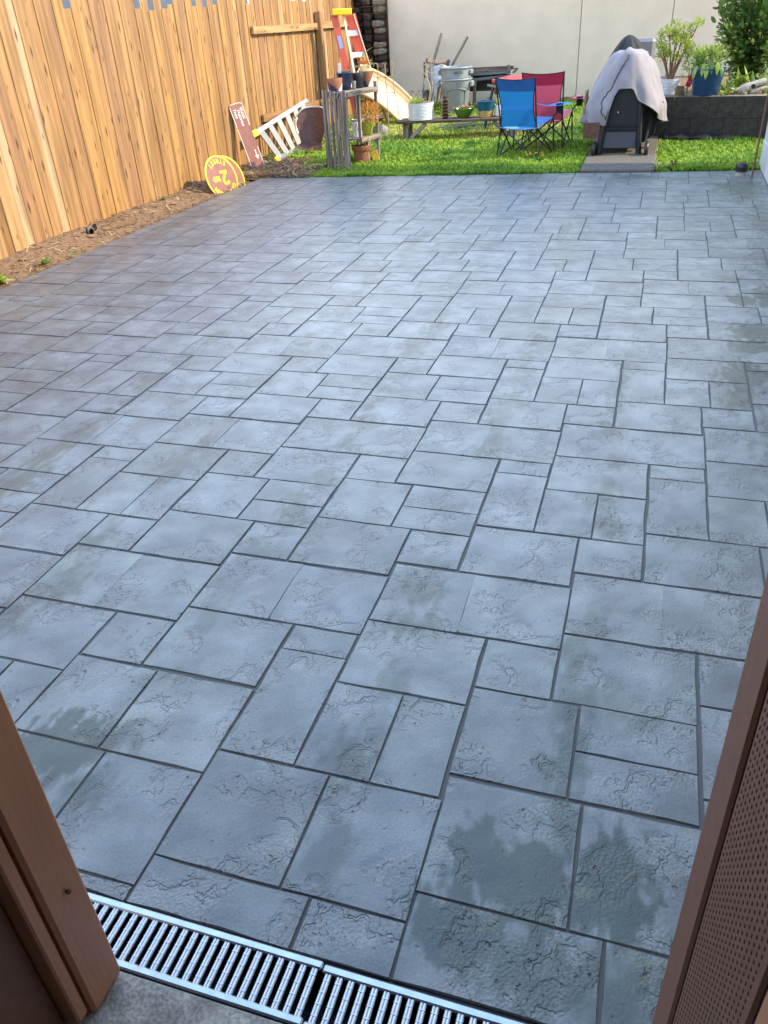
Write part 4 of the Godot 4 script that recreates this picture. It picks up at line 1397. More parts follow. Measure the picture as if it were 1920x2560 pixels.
	for q in [[0.085, 0.235, 0.02, 0.045], [-0.11, 0.21, 0.03, 0.045], [-0.09, 0.25, 0.0, 0.03]]:
		st = begin()
		rosette(st, Vector3(q[0], q[1], q[2]), q[3], 18)
		part(p, "rosette", done(st), M.grey_leaf)
	st = begin()
	for i in 9:
		add_leaf(st, aim(Vector3(0, 0.24, 0), Vector3(rnd(-1, 1), rnd(0.3, 1), rnd(-0.6, 0.6))), rnd(0.06, 0.12), 0.03, rnd(-0.4, 0.6), 4, 0.4)
	part(p, "dry_leaves", done(st), M.orange_leaf)
	part(p, "leaf", leaf(0.16, 0.045, 1.4, 6, 0.2), M.lime_leaf, Transform3D(Basis(Vector3.UP, 1.3) * Basis(Vector3.RIGHT, -0.25), Vector3(-0.06, 0.27, 0)))
	# lower shelf
	p = pot("olive_pot", "olive green pot with a fluffy orange leaved plant on the lower shelf", W.call(0.075, 0.335, -0.60), 0.058, 0.094, 0.165, M.olive_glaze)
	part(p, "foliage", ball_of_leaves(620, Vector3(0.155, 0.12, 0.14), 0.042, 0.014, 0.5), M.orange_leaf, at(0.04, 0.255, 0.02)).set_meta("kind", "stuff")
	part(p, "strap_leaves", tuft_mesh(26, 0.22, 0.012, 1.1, 0.05, 0.6), M.olive_leaf, at(-0.06, 0.14, 0))
	p = pot("patterned_pot", "white pot with a rust red pattern on the lower shelf of the rack", W.call(0.045, 0.335, -0.40), 0.052, 0.066, 0.20, M.white)
	glaze(p, 0.052, 0.066, 0.20, M.terracotta, func(a, w): return w > 0.9 or (absf(sin(a * 6.0) * 0.28 + 0.5 - w) < 0.05 and w > 0.3))
	# on the ground round the rack
	p = pot("terracotta_pot", "large rimmed terracotta pot beside the slatted end of the rack", Vector3(-3.60, gy(-10.32), -10.32), 0.082, 0.118, 0.215, M.terracotta, 0.012, 0.06)
	part(p, "foliage", ball_of_leaves(150, Vector3(0.13, 0.10, 0.11), 0.03, 0.01, 0.5), M.grey_leaf, at(-0.05, 0.25, 0)).set_meta("kind", "stuff")
	part(p, "dry_foliage", ball_of_leaves(130, Vector3(0.10, 0.07, 0.10), 0.028, 0.016, 0.2), M.dry, at(0.06, 0.24, 0.03)).set_meta("kind", "stuff")
	part(p, "dry_stem", tube(curve([Vector3(0.05, 0.22, 0.02), Vector3(0.15, 0.20, 0.03), Vector3(0.22, 0.11, 0.03), Vector3(0.30, 0.08, 0.03)], 6), 0.005, 0.003, 6), M.jade_bark)
	p = pot("dark_red_pot", "small dark red glazed pot behind the rack leg in the grass", Vector3(-3.72, gy(-10.85), -10.85), 0.048, 0.060, 0.13, M.dark_red_glaze, 0.004, 0.05)
	p = pot("metal_bucket", "grey green metal bucket with leafy seedlings behind the rack", Vector3(-3.80, gy(-11.62), -11.62), 0.045, 0.082, 0.245, M.barrow, 0.003, 0.012, "bucket")
	part(p, "seedlings", tuft_mesh(16, 0.13, 0.03, 1.0, 0.05), M.lime_leaf, at(0, 0.22, 0))
	var tagn := thing("yellow_tag", "yellow plant label card hanging low from a dry stem over the grass", "label card", Vector3(-3.44, 0.10, -10.38), 0.1)
	var tb := Basis(Vector3(0, 0, 1), 0.30) * Basis(Vector3.RIGHT, -0.25)
	part(tagn, "card", box(Vector3(0.090, 0.125, 0.003), 0.001), M.yellow, Transform3D(tb, Vector3.ZERO))
	st = begin()
	for i in 5:
		for j in 3:
			if (i + j) % 4 == 3:
				continue
			add_box(st, Vector3(0.012 + 0.004 * ((i * 3 + j) % 3), 0.0045, 0.0008), 0.0, Vector3(-0.026 + j * 0.024, 0.042 - i * 0.020, 0.0020))
	part(tagn, "print", done(st), M.rust, Transform3D(tb, Vector3.ZERO))
	var rk := SphereMesh.new()
	rk.radius = 0.09; rk.height = 0.15; rk.radial_segments = 11; rk.rings = 6
	tag(part(self, "rock", rk, M.stone_rock, at(-3.98, gy(-12.4) + 0.05, -12.42, Basis(Vector3.UP, 0.5).scaled_local(Vector3(1.2, 1, 0.8)))), "pale rounded rock in the grass behind the metal bucket", "rock")
	weed("broad_weed", "dark broad leaved weed below the yellow label card", Vector3(-3.52, 0.02, -10.50), 26, 0.13, M.green_leaf, "weed", 0.45)
	weed("grey_weed", "grey green leafy weed at the near left foot of the slatted rack", Vector3(-3.98, 0.01, -10.02), 22, 0.16, M.grey_leaf, "weed", 0.3)
	weed("tall_weed", "tall yellow green weed in the grass below the slide", Vector3(-3.55, gy(-12.6), -12.6), 18, 0.24, M.lime_leaf, "weed", 0.16)

func ribbed(r: float, h: float, n: int) -> ArrayMesh:
	var p := [Vector2(0, 0), Vector2(r * 0.97, 0)]
	for i in n:
		var y0 := h * i / n
		var y1 := h * (i + 1) / n
		p += [Vector2(r * 0.955, y0 + 0.001), Vector2(r * 1.008, y0 + (y1 - y0) * 0.35), Vector2(r * 1.008, y0 + (y1 - y0) * 0.7), Vector2(r * 0.955, y1 - 0.001)]
	p += [Vector2(r, h), Vector2(r - 0.01, h), Vector2(r - 0.012, h - 0.05)]
	return lathe(p, 40)

func bench_things() -> void:
	var O := Vector3(-2.70, 0.0, -12.04)
	var turn := 0.095
	var B := Basis(Vector3.UP, turn)
	var t := thing("plank_bench", "long low weathered plank bench standing in the grass under the pots", "bench", O, turn)
	part(t, "seat_plank", bar(Vector3(-0.88, 0.325, 0.105), Vector3(0.95, 0.325, 0.105), 0.20, 0.036, Vector3.UP, 0.006), M.brown_wood)
	part(t, "seat_plank", bar(Vector3(-0.86, 0.325, -0.105), Vector3(0.95, 0.325, -0.105), 0.20, 0.036, Vector3.UP, 0.006), M.brown_wood)
	for s in [-1.0, 1.0]:
		for zz in [0.14, -0.14]:
			part(t, "leg", bar(Vector3(s * 0.76, 0.02, zz), Vector3(s * 0.76, 0.306, zz), 0.085, 0.036, Vector3(0, 0, 1), 0.004), M.grey_wood)
		part(t, "cleat", bar(Vector3(s * 0.72, 0.295, 0.18), Vector3(s * 0.72, 0.295, -0.18), 0.036, 0.06, Vector3.UP, 0.004), M.grey_wood)
		part(t, "brace", bar(Vector3(s * 0.74, 0.06, 0.165), Vector3(s * 0.74 - s * 0.27, 0.304, 0.165), 0.06, 0.030, Vector3(0, 0, 1), 0.004), M.grey_wood)
	var top := 0.3435
	var p := thing("ribbed_planter", "big white ribbed planter with grass and dry stalks on the bench end", "planter", Vector3(-3.245, top, -11.93))
	part(p, "body", ribbed(0.180, 0.215, 12), M.white)
	part(p, "soil", soil_disc(0.168), M.potting, at(0, 0.195, 0))
	part(p, "grass", tuft_mesh(150, 0.12, 0.007, 0.5, 0.10, 0.5), M.lime_leaf, at(-0.06, 0.195, 0.02)).set_meta("kind", "stuff")
	var st := begin()
	var heads := begin()
	for i in 34:
		var q := Vector3(rnd(-0.17, 0.12), 0.24 + rnd(0.03, 0.12), rnd(-0.1, 0.08))
		add_tube(st, [Vector3(q.x * 0.6, 0.2, q.z * 0.6), q], 0.0012, 0.0008, 4)
		add_lathe(heads, [Vector2(0, -0.008), Vector2(0.007, 0), Vector2(0, 0.008)], 6, q)
	part(p, "stem", done(st), M.dry).set_meta("kind", "stuff")
	part(p, "seed_heads", done(heads), M.black_cloth).set_meta("kind", "stuff")
	st = begin()
	add_tube(st, curve([Vector3(0.10, 0.20, -0.01), Vector3(0.135, 0.32, -0.01), Vector3(0.13, 0.42, -0.02), Vector3(0.07, 0.55, -0.02), Vector3(0.01, 0.62, 0.0)], 6), 0.010, 0.003, 6)
	add_tube(st, curve([Vector3(0.13, 0.20, 0.0), Vector3(0.17, 0.38, 0.0), Vector3(0.165, 0.55, 0.0), Vector3(0.16, 0.72, 0.0)], 6), 0.005, 0.002, 6)
	for i in 34:
		var b0 := Vector3(0.12, 0.52, 0) + Vector3(rnd(-0.06, 0.06), rnd(0.0, 0.2), 0)
		var b1 := b0 + Vector3(rnd(-0.14, 0.14), rnd(-0.01, 0.07), rnd(-0.06, 0.06))
		add_tube(st, [b0, (b0 + b1) * 0.5 + rand_dir() * 0.012, b1], 0.002, 0.001, 4)
	part(p, "dry_stalk", done(st), M.dry).set_meta("kind", "stuff")
	st = begin()
	add_tube(st, curve([Vector3(0.15, 0.2, 0.0), Vector3(0.22, 0.36, -0.02), Vector3(0.30, 0.48, -0.03)], 5), 0.004, 0.002, 5)
	for i in 22:
		add_leaf(st, aim(Vector3(0.29, 0.47, -0.03) + rand_dir() * 0.045, rand_dir(0.4), rnd(0, 6)), 0.035, 0.009, 0.3, 2)
	part(p, "silver_spray", done(st), M.white_enamel).set_meta("kind", "stuff")

	p = thing("insulator", "dark brown ceramic insulator with stacked rims on the bench", "insulator", Vector3(-2.905, top, -11.97))
	var prof := [Vector2(0, 0), Vector2(0.055, 0)]
	for i in 6:
		var y := 0.01 + i * 0.040
		prof += [Vector2(0.036, y), Vector2(0.038, y + 0.014), Vector2(0.072 - i * 0.002, y + 0.020), Vector2(0.070 - i * 0.002, y + 0.025), Vector2(0.040, y + 0.036)]
	prof += [Vector2(0.036, 0.255), Vector2(0.044, 0.268), Vector2(0.043, 0.278), Vector2(0, 0.278)]
	part(p, "body", lathe(prof, 28), M.insulator)
	p = pot("green_bowl", "glossy green bowl of red and yellow succulents on the bench", Vector3(-2.655, top, -12.02), 0.075, 0.158, 0.125, M.green_glaze, 0.0, 0.0, "bowl")
	st = begin()
	for i in 6:
		rosette(st, Vector3(rnd(-0.11, 0.11), 0.115, rnd(-0.07, 0.08)), rnd(0.03, 0.045), 10)
	part(p, "succulents", done(st), M.olive_leaf)
	st = begin()
	for q in [[0.02, 0.07], [-0.04, 0.05], [0.05, 0.045], [-0.11, 0.035]]:
		st = begin()
		for i in 8:
			add_leaf(st, Transform3D(Basis(Vector3.UP, i * 0.9) * Basis(Vector3.RIGHT, rnd(0.2, 0.7)), Vector3(q[0], 0.11, 0.01)), q[1], 0.024, 0.2, 3, 0.3)
		part(p, "red_succulent", done(st), M.pink_leaf)
	st = begin()
	for q in [[0.12, 0.145], [0.10, 0.13], [0.135, 0.135], [0.115, 0.175]]:
		rosette(st, Vector3(q[0], q[1], 0.02), 0.018, 10)
	part(p, "flowers", done(st), M.petal)
	p = pot("two_tone_pot", "empty teal over tan glazed pot standing on the bench", Vector3(-2.35, top, -12.06), 0.094, 0.128, 0.20, M.teal_glaze, 0.004, 0.016)
	st = begin()
	st.set_smooth_group(1)
	for i in 48:
		var q := []
		for e in [[0, 0], [1, 0], [1, 1], [0, 1]]:
			var a: float = TAU * (i + e[0]) / 48
			var y: float = 0.003 if e[1] == 0 else 0.082 + 0.004 * sin(a * 5.0) + 0.004 * sin(a * 11.0 + 1.0)
			var r := lerpf(0.094, 0.128, y / 0.2) + 0.0015
			q.append(Vector3(cos(a) * r, y, sin(a) * r))
		quad(st, q[0], q[1], q[2], q[3], Vector3(q[0].x, 0, q[0].z))
	part(p, "tan_band", done(st), M.tan_glaze)
	p = pot("white_pot", "plain white round pot of pale grass beside the blue folding chair", Vector3(-2.13, top, -12.12), 0.108, 0.108, 0.145, M.white)
	part(p, "saucer", lathe([Vector2(0, 0.001), Vector2(0.112, 0.001), Vector2(0.115, 0.012), Vector2(0.111, 0.012)], 28), M.hopper)
	part(p, "grass", tuft_mesh(70, 0.115, 0.010, 0.45, 0.055, 0.4), M.olive_leaf, at(-0.025, 0.13, 0)).set_meta("kind", "stuff")
	st = begin()
	for i in 8:
		add_leaf(st, Transform3D(Basis(Vector3.UP, i * 0.8) * Basis(Vector3.RIGHT, rnd(0.3, 0.9)), Vector3(0.07, 0.13, 0)), 0.06, 0.022, 0.3, 3)
	part(p, "leaves", done(st), M.green_leaf)

func wall_things() -> void:
	# two nested bins
	var t := thing("refuse_bin", "grey plastic bin, the lower of two nested bins by the wall", "bin", Vector3(-3.29, gy(-14.3), -14.3))
	part(t, "body", lathe([Vector2(0, 0), Vector2(0.185, 0), Vector2(0.19, 0.008), Vector2(0.228, 0.36), Vector2(0.246, 0.39), Vector2(0.252, 0.40), Vector2(0.258, 0.50), Vector2(0.272, 0.503), Vector2(0.276, 0.515), Vector2(0.270, 0.528), Vector2(0.258, 0.528), Vector2(0.252, 0.515), Vector2(0.235, 0.40)], 40), M.bin)
	for s in [-1.0, 1.0]:
		var hm := begin()
		add_box(hm, Vector3(0.05, 0.085, 0.15), 0.02)
		part(t, "handle", done(hm), M.bin, at(s * 0.275, 0.445, 0.02))
	var st := begin()
	for i in 14:
		var a := 0.226 - 0.75 + i * 0.107
		var b := a + 0.107
		var ya := 0.365 + 0.028 * sin((a + 0.5) * 2.2)
		var yb := 0.365 + 0.028 * sin((b + 0.5) * 2.2)
		add_tube(st, [Vector3(sin(a) * 0.240, ya, cos(a) * 0.240), Vector3(sin(b) * 0.240, yb, cos(b) * 0.240)], 0.011, 0.011, 6)
	for a in [-0.50, 0.97]:
		add_tube(st, [Vector3(sin(a) * 0.236, 0.36, cos(a) * 0.236), Vector3(sin(a) * 0.196, 0.02, cos(a) * 0.196)], 0.010, 0.010, 6)
	part(t, "moulding", done(st), M.bin)
	bin_text(t, 0.465, 0.261, M.faded_print, 0.030, 0.48)
	t = thing("nested_bin", "grey plastic bin sitting inside another grey bin by the wall", "bin", Vector3(-3.29, gy(-14.3) + 0.19, -14.3))
	part(t, "body", lathe([Vector2(0, 0.0), Vector2(0.185, 0), Vector2(0.228, 0.33), Vector2(0.244, 0.345), Vector2(0.250, 0.475), Vector2(0.266, 0.478), Vector2(0.270, 0.490), Vector2(0.264, 0.503), Vector2(0.250, 0.503), Vector2(0.244, 0.49), Vector2(0.20, 0.1), Vector2(0.0, 0.08)], 40), M.bin)
	bin_text(t, 0.425, 0.2495, M.print, 0.036, 0.42)
	for s in [-1.0, 1.0]:
		var hm := begin()
		add_box(hm, Vector3(0.045, 0.07, 0.14), 0.02)
		part(t, "handle", done(hm), M.bin, at(s * 0.262, 0.425, 0.02))

	# wheelbarrow
	t = thing("wheelbarrow", "old grey wheelbarrow standing on end against the beige wall", "wheelbarrow", Vector3(-3.73, gy(-14.6), -14.62))
	var y0 := gy(-14.6)
	var rows := []
	for i in 11:
		var f := i / 10.0
		var half := lerpf(0.10, 0.185, smoothstep(0.0, 0.8, f))
		var row := []
		for j in 9:
			var u := j / 4.0 - 1.0
			row.append(Vector3(0.015 + u * half, lerpf(0.20, 0.72, f), 0.10 - 0.20 * pow(absf(u), 3.0) - 0.25 * f * f))
		rows.append(row)
	part(t, "tray", sheet(rows), M.barrow)
	part(t, "tray_edge", tube(curve([Vector3(-0.185, 0.78, -0.27), Vector3(-0.17, 0.73, -0.22), Vector3(0.0, 0.70, -0.14), Vector3(0.17, 0.71, -0.22), Vector3(0.20, 0.75, -0.27)], 6), 0.022, 0.022, 8), M.rust)
	part(t, "handle", bar(Vector3(-0.10, 0.70, -0.30), Vector3(-0.03, 1.13, -0.66), 0.034, 0.034), M.pale_wood)
	part(t, "handle", bar(Vector3(0.17, 0.55, -0.25), Vector3(0.42, 1.06, -0.66), 0.034, 0.034), M.pale_wood)
	part(t, "leg", bar(Vector3(-0.205, 0.74, -0.15), Vector3(-0.165, 0.50, 0.0), 0.034, 0.02), M.black_steel)
	part(t, "leg", bar(Vector3(0.20, 0.75, -0.15), Vector3(0.235, 0.45, 0.0), 0.05, 0.02), M.black_steel)
	part(t, "brace", bar(Vector3(-0.165, 0.52, 0.0), Vector3(-0.21, 0.22, 0.04), 0.035, 0.02), M.barrow)
	part(t, "brace", bar(Vector3(0.13, 0.50, 0.02), Vector3(0.06, 0.14, 0.08), 0.035, 0.02), M.cedar3)
	var tor := TorusMesh.new()
	tor.inner_radius = 0.085; tor.outer_radius = 0.185; tor.rings = 28; tor.ring_segments = 12
	part(t, "wheel", tor, M.black_plastic, at(-0.085, 0.17, 0.12, Basis(Vector3(0, 0, 1), PI * 0.5 + 0.12)))
	part(t, "hub", lathe([Vector2(0, -0.05), Vector2(0.085, -0.03), Vector2(0.085, 0.03), Vector2(0, 0.05)], 20), M.barrow, at(-0.085, 0.17, 0.12, Basis(Vector3(0, 0, 1), PI * 0.5 + 0.12)))

	# grey slatted garden bench
	t = thing("garden_bench", "weathered grey wooden garden bench against the wall behind the grey bins", "bench")
	var zb := -14.72
	part(t, "top_rail", bar(Vector3(-3.45, 0.775, zb), Vector3(-2.42, 0.782, zb - 0.02), 0.055, 0.05, Vector3.FORWARD), M.brown_wood)
	part(t, "back_slat", bar(Vector3(-3.45, 0.705, zb + 0.02), Vector3(-2.46, 0.735, zb + 0.02), 0.065, 0.022, Vector3.FORWARD), M.blue_grey_wood)
	part(t, "back_slat", bar(Vector3(-3.45, 0.600, zb + 0.02), Vector3(-2.46, 0.665, zb + 0.02), 0.045, 0.022, Vector3.FORWARD), M.blue_grey_wood)
	part(t, "post", bar(Vector3(-2.485, 0.20, zb + 0.045), Vector3(-2.495, 0.825, zb + 0.045), 0.05, 0.045, Vector3.FORWARD), M.blue_grey_wood)
	part(t, "post", bar(Vector3(-3.055, 0.20, zb + 0.06), Vector3(-3.05, 0.64, zb + 0.05), 0.05, 0.045, Vector3.FORWARD), M.brown_wood)
	part(t, "arm", bar(Vector3(-2.44, 0.700, zb - 0.1), Vector3(-2.36, 0.765, zb - 0.1), 0.03, 0.05, Vector3.FORWARD), M.grey_wood)
	part(t, "arm", bar(Vector3(-2.50, 0.755, zb - 0.12), Vector3(-2.355, 0.765, zb - 0.12), 0.02, 0.05, Vector3.FORWARD), M.grey_wood)
	part(t, "backing_board", box(Vector3(0.98, 0.30, 0.02), 0.002), M.black_cloth, at(-2.99, 0.60, zb - 0.10))
	part(t, "seat_rail", bar(Vector3(-3.40, 0.27, zb + 0.08), Vector3(-2.48, 0.25, zb + 0.08), 0.045, 0.05, Vector3.FORWARD), M.grey_wood)

	# red topped table
	t = thing("red_table", "red topped metal table with black legs behind the folding chairs", "table")
	var A := [Vector2(-2.44, -12.92), Vector2(-2.15, -12.47), Vector2(-1.66, -12.45), Vector2(-1.70, -13.28), Vector2(-2.23, -13.42)]
	var py := PackedVector2Array()
	for q in A:
		py.append(Vector2(q.x, q.y + 12.9))
	var tb := Basis(Vector3.RIGHT, Vector3(0, 0.03, 1).normalized() * 1.0, Vector3(0, -1, 0.03))
	tb = Basis(Vector3.RIGHT, Vector3(0, -0.035, 1).normalized(), Vector3(0, -1, -0.035).normalized())
	part(t, "lid", slab(py, 0.030, 0.005), M.red_lid, Transform3D(tb, Vector3(0, 0.725, -12.9)))
	var small := PackedVector2Array()
	for q in py:
		small.append(q * 0.985 + Vector2(-0.035, 0.006))
	part(t, "tray", slab(small, 0.012, 0.003), M.brown_metal, Transform3D(tb, Vector3(0, 0.690, -12.9)))
	part(t, "shelf_lip", bar(Vector3(-2.49, 0.672, -12.88), Vector3(-2.22, 0.662, -12.52), 0.012, 0.03), M.hopper)
	part(t, "leg", bar(Vector3(-2.385, 0.67, -12.78), Vector3(-2.475, gy(-12.6), -12.60), 0.030, 0.030), M.black_steel)
	part(t, "leg", bar(Vector3(-2.22, 0.66, -12.62), Vector3(-2.235, gy(-12.55), -12.55), 0.026, 0.026), M.black_steel)
	part(t, "leg", bar(Vector3(-1.74, 0.66, -12.58), Vector3(-1.72, gy(-12.55), -12.55), 0.026, 0.026), M.black_steel)
	part(t, "leg", bar(Vector3(-2.12, 0.67, -13.1), Vector3(-2.15, gy(-13.1), -13.1), 0.026, 0.026), M.black_steel)
	part(t, "brown_box", box(Vector3(0.16, 0.115, 0.26), 0.02), M.brown_metal, at(-2.285, 0.620, -12.84))
	part(t, "white_box", box(Vector3(0.30, 0.125, 0.30), 0.012), M.white_enamel, at(-2.0, 0.615, -12.80))
	part(t, "grey_leg_panel", box(Vector3(0.045, 0.20, 0.04), 0.004), M.blue_grey_wood, at(-2.08, 0.46, -12.8))
	part(t, "stretcher", bar(Vector3(-2.46, 0.52, -12.66), Vector3(-2.40, 0.525, -12.70), 0.01, 0.01), M.black_steel)
	for q in [[-3.0, -12.75, 0.5, "pale old board in the dry grass behind the insulator"], [-2.6, -12.9, 0.35, "short pale board in the dry grass behind the green bowl"], [-2.35, -13.0, 0.45, "pale board in the dry grass behind the teal and tan pot"], [-2.9, -13.0, 0.3, "shortest pale board, lying farthest back below the grey bins"]]:
		tag(part(self, "old_board", bar(Vector3(q[0] - q[2] * 0.5, gy(q[1]) + 0.035, q[1]), Vector3(q[0] + q[2] * 0.5, gy(q[1]) + 0.045, q[1] - 0.05), 0.07, 0.02), M.pale_wood), q[3], "board", "old boards in the dry grass")

func bin_text(t: Node3D, y: float, r: float, m: Material, h: float, centre: float) -> void:
	var s := "BRUTE"
	for i in 5:
		var a := centre + (i - 2) * h * 0.86 / r
		part(t, "letter", letters(s[i], h), m, Transform3D(Basis(Vector3.UP, a), Vector3(sin(a) * (r + 0.002), y, cos(a) * (r + 0.002))))
	for k in 2:
		var st := begin()
		for i in 5:
			var a := centre + (i - 2) * 0.052 + 0.01
			add_box(st, Vector3(0.012, 0.0045, 0.0012), 0.0, Vector3(sin(a) * (r + 0.001), y - h * 0.95 - k * 0.010, cos(a) * (r + 0.001)), Basis(Vector3.UP, a))
		part(t, "small_print", done(st), M.faded_print)

func camp_chair(called: String, label: String, pos: Vector3, turn: float, main_: Material, head: Material, light: Material) -> void:
	var t := thing(called, label, "camping chair", pos, turn, "folding camping chairs on the lawn")
	var leg := func(a: Vector3, b: Vector3, n := "leg", r := 0.0088) -> void: part(t, n, tube([a, b], r, r, 7), M.black_steel)
	var SB := [Vector3(-0.235, 0.36, 0.17), Vector3(0.235, 0.36, 0.17)]
	var SF := [Vector3(-0.26, 0.42, -0.25), Vector3(0.26, 0.42, -0.25)]
	var FB := [Vector3(-0.265, 0.0, 0.21), Vector3(0.265, 0.0, 0.21)]
	var FF := [Vector3(-0.28, 0.0, -0.27), Vector3(0.28, 0.0, -0.27)]
	var TP := [Vector3(-0.255, 0.875, 0.30), Vector3(0.255, 0.875, 0.30)]
	for i in 2:
		leg.call(FB[i], SB[i]); leg.call(FF[i], SF[i])
		leg.call(FB[i], SB[1 - i]); leg.call(FF[i], SF[1 - i])
		leg.call(FB[i] + Vector3(0.012 if i == 0 else -0.012, 0, -0.012), SF[i]); leg.call(FF[i], SB[i] + Vector3(0, -0.02, -0.02))
		part(t, "back_pole", tube([SB[i] + Vector3(0, -0.08, -0.03), SB[i], TP[i]], 0.0092, 0.0092, 7), M.black_steel)
		leg.call(SF[i], Vector3(SF[i].x * 1.42, 0.570, -0.31), "arm_pole")
		for q in [FB[i], FF[i]]:
			part(t, "foot", lathe([Vector2(0, 0), Vector2(0.018, 0), Vector2(0.016, 0.02), Vector2(0.010, 0.03)], 10), M.black_plastic, at(q.x, q.y, q.z))
		var s := -1.0 if i == 0 else 1.0
		var rows := []
		for k in 9:
			var f := k / 8.0
			var w := 0.035 + 0.055 * smoothstep(0.15, 0.6, f)
			var c := Vector3(s * lerpf(0.255, 0.385, f), lerpf(0.61, 0.575, f) - 0.03 * sin(PI * f), lerpf(0.20, -0.33, f))
			rows.append([c + Vector3(-w, 0.004, 0), c + Vector3(0, -0.006, 0), c + Vector3(w, 0.0, 0)])
		part(t, "armrest", sheet(rows), light)
	part(t, "cup_holder", lathe([Vector2(0, -0.10), Vector2(0.036, -0.10), Vector2(0.042, 0.0), Vector2(0.039, 0.0), Vector2(0.034, -0.095)], 16), M.black_cloth, at(0.355, 0.572, -0.20))
	# back cloth: broad at the top, drawn in at the middle
	var rows := []
	var band := []
	var edges := [[], []]
	for k in 25:
		var f := k / 24.0
		var y := lerpf(0.345, 0.885, f)
		var half := 0.252 - 0.045 * sin(PI * pow(f, 0.8)) + 0.012 * f
		var zc := lerpf(0.165, 0.30, f)
		var row := []
		for j in 17:
			var u := j / 8.0 - 1.0
			var sag := 0.055 * (1.0 - u * u) * sin(PI * clampf(f * 0.9 + 0.08, 0, 1))
			var wr := 0.010 * sin(u * 5.0 + f * 9.0) * sin(f * 11.0 + u * 4.0) * (1.0 - f * 0.5)
			var yy := y + (0.022 * u * u - 0.022) * f * f + 0.012 * (1.0 - u * u) * (1.0 - f)
			row.append(Vector3(u * half, yy, zc - sag * 0.4 + sag * (0.8 if f < 0.4 else 0.2) + wr))
		rows.append(row)
		edges[0].append(row[0]); edges[1].append(row[16])
		if f > 0.74:
			var b := []
			for p in row:
				b.append(p + Vector3(0, 0, 0.004))
			band.append(b)
	part(t, "back_cloth", sheet(rows), main_)
	part(t, "head_band", sheet(band), head)
	for e in edges:
		part(t, "piping", tube(e, 0.006, 0.006, 6), M.black_cloth)
	part(t, "piping", tube(rows[24], 0.006, 0.006, 6), M.black_cloth)
	var seat := []
	for k in 11:
		var f := k / 10.0
		var row := []
		for j in 13:
			var u := j / 6.0 - 1.0
			row.append(Vector3(u * lerpf(0.245, 0.27, f), lerpf(0.345, 0.42, f) - 0.05 * (1.0 - u * u) * sin(PI * clampf(f + 0.12, 0, 1)), lerpf(0.175, -0.27, f)))
		seat.append(row)
	part(t, "seat_cloth", sheet(seat), light)
	part(t, "seat_hem", tube(seat[0], 0.008, 0.008, 6), light)

func chairs() -> void:
	camp_chair("blue_camp_chair", "bright blue folding camping chair facing away on the lawn", Vector3(-1.60, 0.03, -10.70), -0.30, M.blue_cloth, M.navy_cloth, M.light_blue_cloth)
	camp_chair("red_camp_chair", "red folding camping chair half hidden behind the blue one", Vector3(-1.40, 0.045, -11.22), -0.12, M.red_cloth, M.crimson_cloth, M.pale_red_cloth)
	var st := begin()
	var fl := begin()
	for i in 16:
		var q := Vector3(rnd(-0.12, 0.12), rnd(0.07, 0.11), rnd(-0.05, 0.05))
		add_tube(st, [Vector3(q.x * 0.8, 0, q.z), q], 0.0015, 0.0012, 4)
		rosette(fl, q, 0.014, 10)
	var t := thing("yellow_flowers", "little clump of yellow flowers at the foot of the blue chair", "flowers", Vector3(-1.42, 0.02, -10.33))
	part(t, "stem", done(st), M.green_leaf).set_meta("kind", "stuff")
	part(t, "petals", done(fl), M.petal).set_meta("kind", "stuff")

